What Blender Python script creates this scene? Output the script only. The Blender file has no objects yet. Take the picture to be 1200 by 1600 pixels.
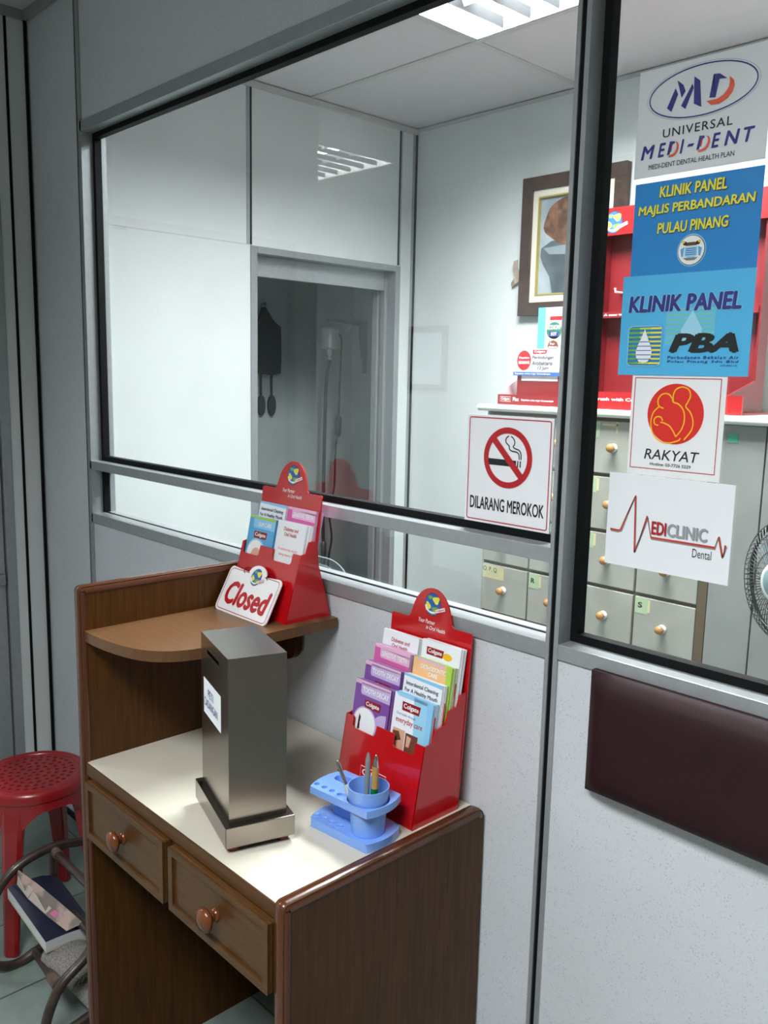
import bpy, math, random
from math import pi, sin, cos, radians
from mathutils import Vector, Matrix

random.seed(7)
scene = bpy.context.scene
COL = scene.collection

# ---------------------------------------------------------------- camera, world, exposure
cam_d = bpy.data.cameras.new('camera')
cam = bpy.data.objects.new('camera', cam_d)
COL.objects.link(cam)
right = Vector((0.68894, 0.72452, 0.02110))
FWD_YAW, FWD_PITCH, ROLL = 0.807774771, -0.155380909, 0.0213344657
def cam_axes(y, p, r):
    f = Vector((-sin(y) * cos(p), cos(y) * cos(p), sin(p)))
    rt = Vector((cos(y), sin(y), 0))
    up = rt.cross(f)
    return rt * cos(r) + up * sin(r), up * cos(r) - rt * sin(r), f
rt, up, fw = cam_axes(FWD_YAW, FWD_PITCH, ROLL)
m = Matrix((rt, up, -fw)).transposed().to_4x4()
m.translation = Vector((0.0, -1.16245, 1.5))
cam.matrix_world = m
cam_d.sensor_fit = 'VERTICAL'
cam_d.sensor_height = 36.0
cam_d.lens = 1359.88 * 36.0 / 1600.0
cam_d.clip_start = 0.02
scene.camera = cam

world = bpy.data.worlds.new('world')
scene.world = world
world.use_nodes = True
world.node_tree.nodes['Background'].inputs[0].default_value = (0.9, 1.0, 0.98, 1)
world.node_tree.nodes['Background'].inputs[1].default_value = 0.02

vs = scene.view_settings
vs.view_transform = 'Standard'
vs.look = 'None'
vs.gamma = 1.0
vs.use_curve_mapping = False
vs.exposure = 0.0
try:
    scene.cycles.use_denoising = True
    scene.cycles.denoiser = 'OPENIMAGEDENOISE'
    scene.cycles.max_bounces = 10
    scene.cycles.transparent_max_bounces = 16
    scene.cycles.sample_clamp_indirect = 6.0
    scene.cycles.caustics_reflective = False
    scene.cycles.caustics_refractive = False
except Exception:
    pass

# lamp settings: watts of each louvred ceiling light, and the beam spread its louvre leaves
LAMP_TREATMENT = 175.0
LAMP_WAIT_FAR = 100.0
LAMP_WAIT_NEAR = 118.0
FILL_SIDE = 0.5  # added fill lamp in the side room, no louvred fixture
LAMP_COLOR = (0.985, 1.0, 1.005)

# ---------------------------------------------------------------- room numbers
XL = -2.854          # left wall face
YB = 1.721           # back wall face of the inner room
ZC = 2.576           # ceiling
ZT = 0.724           # desk top
ZS = 0.995           # desk upper shelf

# ---------------------------------------------------------------- materials
def lin(h):
    h = h.lstrip('#')
    out = []
    for i in (0, 2, 4):
        c = int(h[i:i + 2], 16) / 255
        out.append(c / 12.92 if c <= 0.04045 else ((c + 0.055) / 1.055) ** 2.4)
    return (out[0], out[1], out[2], 1.0)

MATS = {}
def mat(name, color, rough=0.5, metal=0.0, spec=0.5, coat=0.0, emit=0.0, trans=0.0, alpha=None):
    if name in MATS:
        return MATS[name]
    mt = bpy.data.materials.new(name)
    mt.use_nodes = True
    b = mt.node_tree.nodes['Principled BSDF']
    c = lin(color) if isinstance(color, str) else color
    b.inputs['Base Color'].default_value = c
    b.inputs['Roughness'].default_value = rough
    b.inputs['Metallic'].default_value = metal
    b.inputs['Specular IOR Level'].default_value = spec
    b.inputs['Coat Weight'].default_value = coat
    if emit:
        b.inputs['Emission Color'].default_value = c
        b.inputs['Emission Strength'].default_value = emit
    if trans:
        b.inputs['Transmission Weight'].default_value = trans
    MATS[name] = mt
    return mt

def noise_mat(name, c1, c2, scale=(1, 1, 1), nscale=40, detail=4, lo=0.4, hi=0.6, rough=0.5, metal=0.0, spec=0.5,
              coat=0.0, bump=0.0, rough2=None):
    if name in MATS:
        return MATS[name]
    mt = mat(name, c1, rough, metal, spec, coat)
    nt = mt.node_tree
    b = nt.nodes['Principled BSDF']
    tc = nt.nodes.new('ShaderNodeTexCoord')
    mp = nt.nodes.new('ShaderNodeMapping')
    mp.inputs['Scale'].default_value = scale
    nz = nt.nodes.new('ShaderNodeTexNoise')
    nz.inputs['Scale'].default_value = nscale
    nz.inputs['Detail'].default_value = detail
    rp = nt.nodes.new('ShaderNodeValToRGB')
    rp.color_ramp.elements[0].position = lo
    rp.color_ramp.elements[0].color = lin(c1)
    rp.color_ramp.elements[1].position = hi
    rp.color_ramp.elements[1].color = lin(c2)
    nt.links.new(tc.outputs['Object'], mp.inputs['Vector'])
    nt.links.new(mp.outputs['Vector'], nz.inputs['Vector'])
    nt.links.new(nz.outputs['Fac'], rp.inputs['Fac'])
    nt.links.new(rp.outputs['Color'], b.inputs['Base Color'])
    if bump:
        bp = nt.nodes.new('ShaderNodeBump')
        bp.inputs['Strength'].default_value = bump
        bp.inputs['Distance'].default_value = 0.002
        nt.links.new(nz.outputs['Fac'], bp.inputs['Height'])
        nt.links.new(bp.outputs['Normal'], b.inputs['Normal'])
    if rough2 is not None:
        mr = nt.nodes.new('ShaderNodeMapRange')
        mr.inputs['To Min'].default_value = rough
        mr.inputs['To Max'].default_value = rough2
        nt.links.new(nz.outputs['Fac'], mr.inputs['Value'])
        nt.links.new(mr.outputs['Result'], b.inputs['Roughness'])
    return mt

def wood_mat(name, c1, c2, rough=0.3, scale=(14, 14, 1.2), coat=0.15):
    mt = noise_mat(name, c1, c2, scale, 5.0, 8, 0.33, 0.68, rough, 0, 0.25, coat)
    nt = mt.node_tree
    nz = [n for n in nt.nodes if n.type == 'TEX_NOISE'][0]
    nz.inputs['Distortion'].default_value = 0.6
    return mt

def speckle_mat(name, base, dark, rough=0.45):
    if name in MATS:
        return MATS[name]
    mt = mat(name, base, rough)
    nt = mt.node_tree
    b = nt.nodes['Principled BSDF']
    tc = nt.nodes.new('ShaderNodeTexCoord')
    v = nt.nodes.new('ShaderNodeTexVoronoi')
    v.inputs['Scale'].default_value = 230
    n2 = nt.nodes.new('ShaderNodeTexNoise')
    n2.inputs['Scale'].default_value = 60
    n2.inputs['Detail'].default_value = 6
    n3 = nt.nodes.new('ShaderNodeTexNoise')
    n3.inputs['Scale'].default_value = 3
    n3.inputs['Detail'].default_value = 5
    rp = nt.nodes.new('ShaderNodeValToRGB')
    rp.color_ramp.elements[0].position = 0.12
    rp.color_ramp.elements[0].color = (1, 1, 1, 1)
    rp.color_ramp.elements[1].position = 0.36
    rp.color_ramp.elements[1].color = (0, 0, 0, 1)
    r2 = nt.nodes.new('ShaderNodeValToRGB')
    r2.color_ramp.elements[0].position = 0.38
    r2.color_ramp.elements[1].position = 0.60
    r3 = nt.nodes.new('ShaderNodeValToRGB')
    r3.color_ramp.elements[0].position = 0.3
    r3.color_ramp.elements[0].color = (0.93, 0.93, 0.91, 1)
    r3.color_ramp.elements[1].position = 0.7
    r3.color_ramp.elements[1].color = (1, 1, 1, 1)
    mul = nt.nodes.new('ShaderNodeMath'); mul.operation = 'MULTIPLY'
    m2 = nt.nodes.new('ShaderNodeMath'); m2.operation = 'MULTIPLY'; m2.inputs[1].default_value = 0.6
    mx = nt.nodes.new('ShaderNodeMix'); mx.data_type = 'RGBA'
    mx.inputs['A'].default_value = lin(base)
    mx.inputs['B'].default_value = lin(dark)
    my = nt.nodes.new('ShaderNodeMix'); my.data_type = 'RGBA'; my.blend_type = 'MULTIPLY'
    my.inputs['Factor'].default_value = 1.0
    L = nt.links.new
    for n in (v, n2, n3):
        L(tc.outputs['Object'], n.inputs['Vector'])
    L(v.outputs['Distance'], rp.inputs['Fac'])
    L(n2.outputs['Fac'], r2.inputs['Fac'])
    L(n3.outputs['Fac'], r3.inputs['Fac'])
    L(rp.outputs['Color'], mul.inputs[0]); L(r2.outputs['Color'], mul.inputs[1])
    L(mul.outputs[0], m2.inputs[0])
    L(m2.outputs[0], mx.inputs['Factor'])
    L(mx.outputs['Result'], my.inputs['A']); L(r3.outputs['Color'], my.inputs['B'])
    L(my.outputs['Result'], b.inputs['Base Color'])
    return mt

def glass_mat(name, tint='fafcfc', ior=1.5):
    if name in MATS:
        return MATS[name]
    mt = bpy.data.materials.new(name)
    mt.use_nodes = True
    nt = mt.node_tree
    nt.nodes.clear()
    o = nt.nodes.new('ShaderNodeOutputMaterial')
    t = nt.nodes.new('ShaderNodeBsdfTransparent'); t.inputs[0].default_value = lin(tint)
    g = nt.nodes.new('ShaderNodeBsdfGlossy'); g.inputs['Roughness'].default_value = 0.0
    g.inputs[0].default_value = (1, 1, 1, 1)
    # reflectance of one face, the same from both sides: f0 + (1 - f0) * (1 - |cos|)^5
    f0 = ((ior - 1) / (ior + 1)) ** 2
    ge = nt.nodes.new('ShaderNodeNewGeometry')
    dt = nt.nodes.new('ShaderNodeVectorMath'); dt.operation = 'DOT_PRODUCT'
    nt.links.new(ge.outputs['Normal'], dt.inputs[0]); nt.links.new(ge.outputs['Incoming'], dt.inputs[1])
    last = dt.outputs['Value']
    f = None
    for op, val in (('ABSOLUTE', None), ('SUBTRACT', 1.0), ('POWER', 5.0), ('MULTIPLY', 1 - f0), ('ADD', f0)):
        f = nt.nodes.new('ShaderNodeMath'); f.operation = op
        if op == 'SUBTRACT':
            f.inputs[0].default_value = 1.0; nt.links.new(last, f.inputs[1])
        else:
            nt.links.new(last, f.inputs[0])
            if val is not None:
                f.inputs[1].default_value = val
        last = f.outputs[0]
    mx = nt.nodes.new('ShaderNodeMixShader')
    nt.links.new(f.outputs[0], mx.inputs[0])
    nt.links.new(t.outputs[0], mx.inputs[1])
    nt.links.new(g.outputs[0], mx.inputs[2])
    nt.links.new(mx.outputs[0], o.inputs[0])
    MATS[name] = mt
    return mt

def tile_floor_mat():
    mt = mat('floor_tile', '9aa7a3', 0.4)
    nt = mt.node_tree
    b = nt.nodes['Principled BSDF']
    tc = nt.nodes.new('ShaderNodeTexCoord')
    mp = nt.nodes.new('ShaderNodeMapping')
    mp.inputs['Location'].default_value = (1.978, 0.194, 0)
    mp.inputs['Scale'].default_value = (1 / 0.284,) * 3
    br = nt.nodes.new('ShaderNodeTexBrick')
    br.offset = 0.0
    br.inputs['Scale'].default_value = 1.0
    br.inputs['Brick Width'].default_value = 1.0
    br.inputs['Row Height'].default_value = 1.0
    br.inputs['Mortar Size'].default_value = 0.010
    br.inputs['Color1'].default_value = lin('83918b')
    br.inputs['Color2'].default_value = lin('7d8b85')
    br.inputs['Mortar'].default_value = lin('474f4b')
    nz = nt.nodes.new('ShaderNodeTexNoise'); nz.inputs['Scale'].default_value = 30
    my = nt.nodes.new('ShaderNodeMix'); my.data_type = 'RGBA'; my.blend_type = 'MULTIPLY'
    my.inputs['Factor'].default_value = 0.25
    L = nt.links.new
    L(tc.outputs['Object'], mp.inputs['Vector'])
    L(mp.outputs['Vector'], br.inputs['Vector'])
    L(tc.outputs['Object'], nz.inputs['Vector'])
    L(br.outputs['Color'], my.inputs['A']); L(nz.outputs['Fac'], my.inputs['B'])
    L(my.outputs['Result'], b.inputs['Base Color'])
    return mt

M_PANEL = speckle_mat('laminate_panel', 'd2d7de', '8c98a6')
M_WALL = speckle_mat('laminate_wall', 'd6dcdc', 'b9c3c4')
M_CEIL = noise_mat('ceiling_tile', 'cecbcd', 'cac7c9', (1, 1, 1), 120, 4, 0.4, 0.6, 0.8)
M_TBAR = mat('ceiling_bar', 'bdbcbc', 0.5)
M_ALU = noise_mat('brushed_aluminium', 'a4a9ac', '9ca1a4', (1, 1, 1), 60, 3, 0.3, 0.7, 0.36, 0.35)
M_ALU_PALE = noise_mat('pale_aluminium', '94989b', '8d9194', (1, 1, 1), 60, 3, 0.3, 0.7, 0.4, 0.25)
M_GASKET = mat('black_rubber', '0c0f10', 0.6, spec=0.15)
M_GLASS = glass_mat('window_glass')
M_FLOOR = tile_floor_mat()
M_WOOD = wood_mat('dark_wood', '50300e', '3a2208', 0.42, (30, 30, 1.6), 0.0)
M_WOOD_DARK = wood_mat('dark_wood_front', '553719', '442b12', 0.38, (1.6, 30, 30), 0.05)
M_WOOD_TOP = wood_mat('shelf_wood', '67492f', '5b4028', 0.38, (2.0, 30, 30))
M_WOOD_EDGE = mat('wood_edge', '4c2714', 0.24, coat=0.3)
M_KNOB = wood_mat('knob_wood', '6a3a1c', '4c2811', 0.25, (6, 6, 6), 0.3)
M_CREAM = noise_mat('cream_laminate', 'cfcabb', 'c9c4b5', (1, 1, 1), 9, 4, 0.3, 0.7, 0.38)
M_STEEL = noise_mat('brushed_steel', '99928b', '958e87', (1, 1, 60), 14, 4, 0.3, 0.7, 0.22, 1.0, rough2=0.28)
M_RED = mat('red_plastic', 'b80f16', 0.16, coat=0.4)
M_RED_CARD = mat('red_card', '7e0c12', 0.35)
M_WHITE = mat('white_print', 'f4f6f9', 0.45)
M_PAPER = mat('white_paper', 'f0f4fa', 0.55)
M_BLACK = mat('black_print', '16181c', 0.5)
M_NAVY = mat('navy_print', '2a2f7c', 0.5)
M_GREY = mat('grey_print', '8d9196', 0.5)
M_REDP = mat('red_print', 'b3131f', 0.45)
M_ORANGE = mat('orange_red_print', 'dd5a40', 0.5)
M_YEL = mat('yellow_print', 'e8e04a', 0.5)
M_GOLDY = mat('amber_print', 'f2bd1f', 0.5)
M_GREEN = mat('green_print', '6fae3c', 0.5)
M_BLUE = mat('blue_poster', '1f7fc4', 0.45)
M_SKY = mat('sky_blue_poster', '4fb4e6', 0.45)
M_SKY2 = mat('pale_sky_print', '9ad4f0', 0.45)
M_BLUEP = mat('blue_print', '2a5cb0', 0.45)
M_PINK = mat('pink_print', 'd060a4', 0.45)
M_PALEPINK = mat('pale_pink_print', 'e9b7d6', 0.45)
M_PURPLE = mat('purple_print', '7a4b9a', 0.45)
M_LILAC = mat('lilac_print', 'c3b0dc', 0.45)
M_LBLUE = mat('light_blue_print', '8ccaf0', 0.45)
M_CYANP = mat('cyan_print', '5aa6d8', 0.45)
M_PEACH = mat('peach_print', 'f0c08a', 0.45)
M_LIME = mat('lime_print', 'a6cc4c', 0.45)
M_SKIN = mat('photo_skin_print', 'd6a98f', 0.5)
M_BROWNP = mat('photo_brown_print', '6b3f2a', 0.5)
M_DARKRED = mat('maroon_print', '8f1018', 0.45)

# ---------------------------------------------------------------- mesh builder
class Frame:
    """a flat drawing plane: u to the right, v downwards, n towards the viewer"""
    def __init__(s, o, u, v, n=None):
        s.o, s.u, s.v = Vector(o), Vector(u), Vector(v)
        s.n = Vector(n) if n else s.v.cross(s.u).normalized()
    def __call__(s, u, v, n=0.0):
        return s.o + s.u * u + s.v * v + s.n * n
    def sub(s, u0, v0, u1, v1, n=0.0):
        return Frame(s(u0, v0, n), s.u * (u1 - u0), s.v * (v1 - v0), s.n)

GLYPHS = {}
def glyphs(txt, bold, shear, spacing):
    key = (txt, bold, shear, spacing)
    if key not in GLYPHS:
        cu = bpy.data.curves.new('lettering', 'FONT')
        cu.body = txt
        cu.size = 1.0
        cu.shear = shear
        cu.resolution_u = 3
        cu.space_character = spacing
        ob = bpy.data.objects.new('lettering', cu)
        me = bpy.data.meshes.new_from_object(ob)
        v = [(p.co.x, p.co.y, 0) for p in me.vertices]
        f = [tuple(p.vertices) for p in me.polygons]
        bpy.data.objects.remove(ob); bpy.data.curves.remove(cu); bpy.data.meshes.remove(me)
        if bold > 0.001:          # heavier strokes: the same outline laid down five times, slightly shifted
            v0, f0 = v, f
            v, f = [], []
            for q_, (dx, dy) in enumerate(((0, 0), (bold, 0), (-bold, 0), (0, bold * 0.7), (0, -bold * 0.7))):
                k = len(v)
                v += [(x + dx, y + dy, q_) for x, y, _ in v0]
                f += [tuple(i + k for i in q) for q in f0]
        GLYPHS[key] = (v, f)
    return GLYPHS[key]

def plate_mesh(loops, t):
    cu = bpy.data.curves.new('plate', 'CURVE')
    cu.dimensions = '2D'
    cu.fill_mode = 'BOTH'
    cu.extrude = t / 2
    for lp in loops:
        sp = cu.splines.new('POLY')
        sp.points.add(len(lp) - 1)
        for p, (x, y) in zip(sp.points, lp):
            p.co = (x, y, 0, 1)
        sp.use_cyclic_u = True
    ob = bpy.data.objects.new('plate', cu)
    me = bpy.data.meshes.new_from_object(ob)
    v = [tuple(p.co) for p in me.vertices]
    f = [tuple(p.vertices) for p in me.polygons]
    bpy.data.objects.remove(ob); bpy.data.curves.remove(cu); bpy.data.meshes.remove(me)
    return v, f

def circle(cx, cy, rx, ry=None, n=24, a0=0, a1=2 * pi):
    ry = rx if ry is None else ry
    full = abs(a1 - a0 - 2 * pi) < 1e-6
    k = n if full else n + 1
    return [(cx + rx * cos(a0 + (a1 - a0) * i / n), cy + ry * sin(a0 + (a1 - a0) * i / n)) for i in range(k)]

def rrect(x0, y0, x1, y1, r, n=5):
    p = []
    for cx, cy, a in ((x1 - r, y1 - r, 0), (x0 + r, y1 - r, pi / 2), (x0 + r, y0 + r, pi), (x1 - r, y0 + r, 1.5 * pi)):
        p += [(cx + r * cos(a + pi / 2 * i / n), cy + r * sin(a + pi / 2 * i / n)) for i in range(n + 1)]
    return p

def world_mat(o):
    m = o.matrix_basis.copy()
    while o.parent:
        o = o.parent
        m = o.matrix_basis @ m
    return m

class MB:
    def __init__(s, mx=None):
        s.v, s.f, s.mi, s.sm, s.mats = [], [], [], [], []
        s.mx = mx
    def add(s, verts, faces, mt, smooth=False):
        if mt not in s.mats:
            s.mats.append(mt)
        k = s.mats.index(mt)
        b = len(s.v)
        for p in verts:
            p = Vector(p)
            s.v.append(s.mx @ p if s.mx else p)
        for f in faces:
            s.f.append([i + b for i in f]); s.mi.append(k); s.sm.append(smooth)
        return s
    def box(s, x0, x1, y0, y1, z0, z1, mt):
        v = [(x, y, z) for x in (x0, x1) for y in (y0, y1) for z in (z0, z1)]
        return s.add(v, [(0, 1, 3, 2), (4, 6, 7, 5), (0, 4, 5, 1), (2, 3, 7, 6), (0, 2, 6, 4), (1, 5, 7, 3)], mt)
    def obox(s, F, u0, v0, u1, v1, n0, n1, mt):
        v = [F(u, w, n) for u in (u0, u1) for w in (v0, v1) for n in (n0, n1)]
        return s.add(v, [(0, 1, 3, 2), (4, 6, 7, 5), (0, 4, 5, 1), (2, 3, 7, 6), (0, 2, 6, 4), (1, 5, 7, 3)], mt)
    def prism(s, pts, axis, a0, a1, mt, smooth=False):
        """extrude a closed 2D outline along an axis: x -> (y,z), y -> (x,z), z -> (x,y)"""
        def P(p, a):
            return {'x': (a, p[0], p[1]), 'y': (p[0], a, p[1]), 'z': (p[0], p[1], a)}[axis]
        n = len(pts)
        v = [P(p, a0) for p in pts] + [P(p, a1) for p in pts]
        s.add(v, [tuple(range(n)), tuple(range(2 * n - 1, n - 1, -1))], mt)
        s.add(v, [(i, i + n, (i + 1) % n + n, (i + 1) % n) for i in range(n)], mt, smooth)
        return s
    def tube(s, pts, r, mt, n=10, closed=False, cap=True):
        pts = [Vector(p) for p in pts]
        m = len(pts)
        rs = r if isinstance(r, (list, tuple)) else [r] * m
        tang = []
        for i in range(m):
            a = pts[(i - 1) % m] if (closed or i > 0) else pts[i]
            b = pts[(i + 1) % m] if (closed or i < m - 1) else pts[i]
            tang.append((b - a).normalized())
        t0 = tang[0]
        ref = Vector((0, 0, 1)) if abs(t0.z) < 0.9 else Vector((1, 0, 0))
        nrm = (ref - t0 * ref.dot(t0)).normalized()
        v = []
        for i in range(m):
            t = tang[i]
            nrm = (nrm - t * nrm.dot(t)).normalized()
            bn = t.cross(nrm)
            for k in range(n):
                a = 2 * pi * k / n
                v.append(pts[i] + (nrm * cos(a) + bn * sin(a)) * rs[i])
        f = []
        for i in range(m if closed else m - 1):
            j = (i + 1) % m
            for k in range(n):
                f.append((i * n + k, i * n + (k + 1) % n, j * n + (k + 1) % n, j * n + k))
        s.add(v, f, mt, True)
        if cap and not closed:
            s.add(v[:n], [tuple(range(n - 1, -1, -1))], mt)
            s.add(v[-n:], [tuple(range(n))], mt)
        return s
    def lathe(s, prof, o, ax, mt, n=24, smooth=True):
        """profile of (radius, height) turned about ax through o"""
        ax = Vector(ax).normalized()
        ref = Vector((1, 0, 0)) if abs(ax.x) < 0.9 else Vector((0, 1, 0))
        a1 = (ref - ax * ref.dot(ax)).normalized()
        a2 = ax.cross(a1)
        o = Vector(o)
        v = []
        for r, h in prof:
            for k in range(n):
                a = 2 * pi * k / n
                v.append(o + ax * h + (a1 * cos(a) + a2 * sin(a)) * r)
        f = []
        for i in range(len(prof) - 1):
            for k in range(n):
                f.append((i * n + k, i * n + (k + 1) % n, (i + 1) * n + (k + 1) % n, (i + 1) * n + k))
        s.add(v, f, mt, smooth)
        if prof[0][0] > 1e-4:
            s.add(v[:n], [tuple(range(n - 1, -1, -1))], mt)
        if prof[-1][0] > 1e-4:
            s.add(v[-n:], [tuple(range(n))], mt)
        return s
    # flat drawing
    def poly(s, F, pts, n, mt):
        return s.add([F(u, v, n) for u, v in pts], [tuple(range(len(pts)))], mt)
    def plate(s, F, loops, n0, n1, mt):
        """solid plate with holes; loops in (u,v)"""
        v, f = plate_mesh(loops, 1.0)
        return s.add([F(x, y, n0 + (z + 0.5) * (n1 - n0)) for x, y, z in v], f, mt)
    def stroke(s, F, pts, w, n, mt, closed=False, asp=1.0):
        """flat line of width w (in v units); asp = u length / v length of the frame"""
        P = [Vector((u * asp, v)) for u, v in pts]
        m = len(P)
        v = []
        for i in range(m):
            a = P[(i - 1) % m] if (closed or i > 0) else P[i]
            b = P[(i + 1) % m] if (closed or i < m - 1) else P[i]
            t = (b - a).normalized()
            d = Vector((-t.y, t.x)) * w / 2
            for q in (P[i] + d, P[i] - d):
                v.append(F(q.x / asp, q.y, n))
        f = [(2 * i, 2 * i + 1, 2 * ((i + 1) % m) + 1, 2 * ((i + 1) % m)) for i in range(m if closed else m - 1)]
        return s.add(v, f, mt)
    def text(s, F, txt, u0, v0, u1, v1, n, mt, bold=0.0, shear=0.0, spacing=1.0):
        """text fitted into the rectangle u0..u1, v0 (top) .. v1 (baseline/bottom)"""
        v, f = glyphs(txt, bold, shear, spacing)
        if not v:
            return s
        xs = [p[0] for p in v]; ys = [p[1] for p in v]
        ax, bx, ay, by = min(xs), max(xs), min(ys), max(ys)
        sx = (u1 - u0) / (bx - ax); sy = (v1 - v0) / (by - ay)
        return s.add([F(u0 + (x - ax) * sx, v1 - (y - ay) * sy, n + 0.00005 * q) for x, y, q in v], f, mt)
    def build(s, name, parent=None, bevel=0.0, seg=2, auto=True):
        me = bpy.data.meshes.new(name)
        vv = s.v
        if parent is not None:
            inv = world_mat(parent).inverted()
            vv = [inv @ p for p in s.v]
        me.from_pydata([tuple(p) for p in vv], [], s.f)
        for mt in s.mats:
            me.materials.append(mt)
        for p, k, sm in zip(me.polygons, s.mi, s.sm):
            p.material_index = k
            p.use_smooth = sm
        me.update()
        if any(s.sm):
            me.set_sharp_from_angle(angle=radians(56))
        ob = bpy.data.objects.new(name, me)
        COL.objects.link(ob)
        if parent is not None:
            ob.parent = parent
        if bevel:
            bv = ob.modifiers.new('bevel', 'BEVEL')
            bv.width = bevel; bv.segments = seg; bv.limit_method = 'ANGLE'; bv.angle_limit = radians(40)
        return ob

def tag(o, label, cat, group=None):
    o['label'] = label
    o['category'] = cat
    if group:
        o['group'] = group
    return o
def thing(name, label, cat, loc=(0, 0, 0), rot=(0, 0, 0), group=None):
    o = bpy.data.objects.new(name, None)
    o.empty_display_size = 0.05
    COL.objects.link(o)
    o.location = loc; o.rotation_euler = rot
    return tag(o, label, cat, group)
def struct(o):
    o['kind'] = 'structure'
    return o
def lbl(o, s):
    o['label'] = s
    return o
def copy_tree(o, parent=None):
    c = o.copy(); COL.objects.link(c)
    if parent is not None:
        c.parent = parent
    for ch in list(o.children):
        if ch.name != c.name:
            copy_tree(ch, c)
    return c

# ================================================================= SETTING
WX0, WX1, WY0 = -5.2, 1.4, -2.95
SX0, SX1, SY0, SY1 = -3.72, XL - 0.07, 0.25, 2.12      # small dark room behind the inner doorway

struct(MB().box(WX0 - 0.1, WX1 + 0.1, WY0 - 0.1, 2.3, -0.06, 0.0, M_FLOOR).build('floor'))

def ceiling(name, x0, x1, y0, y1, xs, ys, lit):
    mb = MB()
    ex = sorted([x0] + [x for x in xs if x0 < x < x1] + [x1])
    ey = sorted([y0] + [y for y in ys if y0 < y < y1] + [y1])
    for i in range(len(ex) - 1):
        for j in range(len(ey) - 1):
            cx, cy = (ex[i] + ex[i + 1]) / 2, (ey[j] + ey[j + 1]) / 2
            if any(a < cx < b and c < cy < d for a, b, c, d in lit):
                continue
            mb.box(ex[i], ex[i + 1], ey[j], ey[j + 1], ZC, ZC + 0.015, M_CEIL)
    for x in ex[1:-1]:
        mb.box(x - 0.011, x + 0.011, y0, y1, ZC - 0.003, ZC + 0.001, M_TBAR)
    for y in ey[1:-1]:
        mb.box(x0, x1, y - 0.011, y + 0.011, ZC - 0.004, ZC + 0.001, M_TBAR)
    return struct(mb.build(name))
gx = [-2.0 + 1.2 * k for k in range(-2, 4)]
gy = [0.52, 1.12]
LIT_IN = (-2.0, -0.8, 0.52, 1.12)
ceiling('ceiling', XL, WX1, 0.075, YB, gx, gy, [LIT_IN])
wx = [-3.36 + 1.2 * k for k in range(-2, 4)]
wy = [-2.6, -2.0, -1.4, -0.8, -0.2]
LIT_FAR = (-4.56, -3.36, -2.0, -1.4)
LIT_NEAR = (-0.96, 0.24, -2.0, -1.4)
ceiling('ceiling', WX0, WX1, WY0, -1.07, wx, wy, [LIT_FAR, LIT_NEAR])
ceiling('ceiling', XL, WX1, -1.07, 0.0, wx, wy, [])
struct(MB().box(SX0 - 0.06, SX1, SY0 - 0.06, SY1 + 0.06, ZC, ZC + 0.02, M_CEIL).build('ceiling'))

DY0, DY1, DZ = 0.86, 1.602, 1.955       # inner doorway
EY0, EY1, EZ = -0.93, -0.13, 1.985      # waiting-room door
wl = MB()
for a, b, c, d in ((DY1 + 0.012, YB, 0, ZC), (0.0, DY0 - 0.012, 0, ZC), (DY0 - 0.012, DY1 + 0.012, DZ + 0.012, ZC),
                   (EY1 + 0.012, 0.0, 0, ZC), (EY0 - 0.012, EY1 + 0.012, EZ + 0.012, ZC), (-1.07, EY0 - 0.012, 0, ZC)):
    wl.box(XL - 0.07, XL, a, b, c, d, M_WALL)
struct(wl.build('wall_left'))
struct(MB().box(XL - 0.07, WX1, YB, YB + 0.08, 0, ZC, M_WALL).build('wall_back'))
M_UNSEEN_DARK = noise_mat('unseen_dark_wall', '938d86', '8b857e', (1, 1, 1), 5, 3, 0.3, 0.7, 0.7)  # out-of-view waiting-side walls, darkened to cut bounce light on desk and box
struct(MB().box(WX1, WX1 + 0.08, 0.03, YB, 0, ZC, M_WALL).build('wall_right'))
struct(MB().box(WX1, WX1 + 0.08, WY0, 0.03, 0, ZC, M_UNSEEN_DARK).build('wall_right'))
struct(MB().box(WX0, -2.9, WY0 - 0.08, WY0, 0, ZC, M_WALL).build('wall_front'))
struct(MB().box(-2.9, WX1, WY0 - 0.08, WY0, 0, ZC, M_UNSEEN_DARK).build('wall_front'))
struct(MB().box(WX0 - 0.08, WX0, WY0, -1.07, 0, ZC, M_WALL).build('wall_far_left'))
struct(MB().box(WX0, XL - 0.07, -1.07, -1.0, 0, ZC, M_WALL).build('wall_return'))
M_SIDE = noise_mat('side_room_paint', 'b7c0bf', 'acb5b4', (1, 1, 1), 6, 3, 0.3, 0.7, 0.6)
sr = MB()
sr.box(SX0 - 0.06, SX0, SY0 - 0.06, SY1 + 0.06, 0, ZC, M_SIDE)
sr.box(SX0, SX1, SY1, SY1 + 0.06, 0, ZC, M_SIDE)
sr.box(SX0, SX1, SY0 - 0.06, SY0, 0, ZC, M_SIDE)
struct(sr.build('wall_side_room'))

# seams and joints of the panelled walls
def trim(x0, x1, y0, y1, z0, z1, mt):
    return struct(MB().box(x0, x1, y0, y1, z0, z1, mt).build('trim_1'))
trim(XL - 0.002, XL + 0.003, -0.068, -0.060, 0, ZC - 0.028, M_GASKET)
trim(XL, XL + 0.008, -0.008, 0.0, 0, ZC, M_GASKET)
trim(XL, XL + 0.003, DY1 + 0.013, DY1 + 0.021, DZ + 0.03, ZC, M_GASKET)
trim(XL, XL + 0.002, DY1 + 0.021, DY1 + 0.03, DZ + 0.03, ZC, M_ALU)
trim(XL, XL + 0.003, 0.828, 0.836, DZ + 0.03, ZC, M_GASKET)
trim(XL, XL + 0.002, 0.813, 0.828, DZ + 0.03, ZC, M_ALU)
trim(XL, XL + 0.007, YB - 0.008, YB, 0, ZC, M_GASKET)
trim(XL, XL + 0.002, YB - 0.024, YB - 0.009, 0, ZC, M_ALU)
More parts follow.
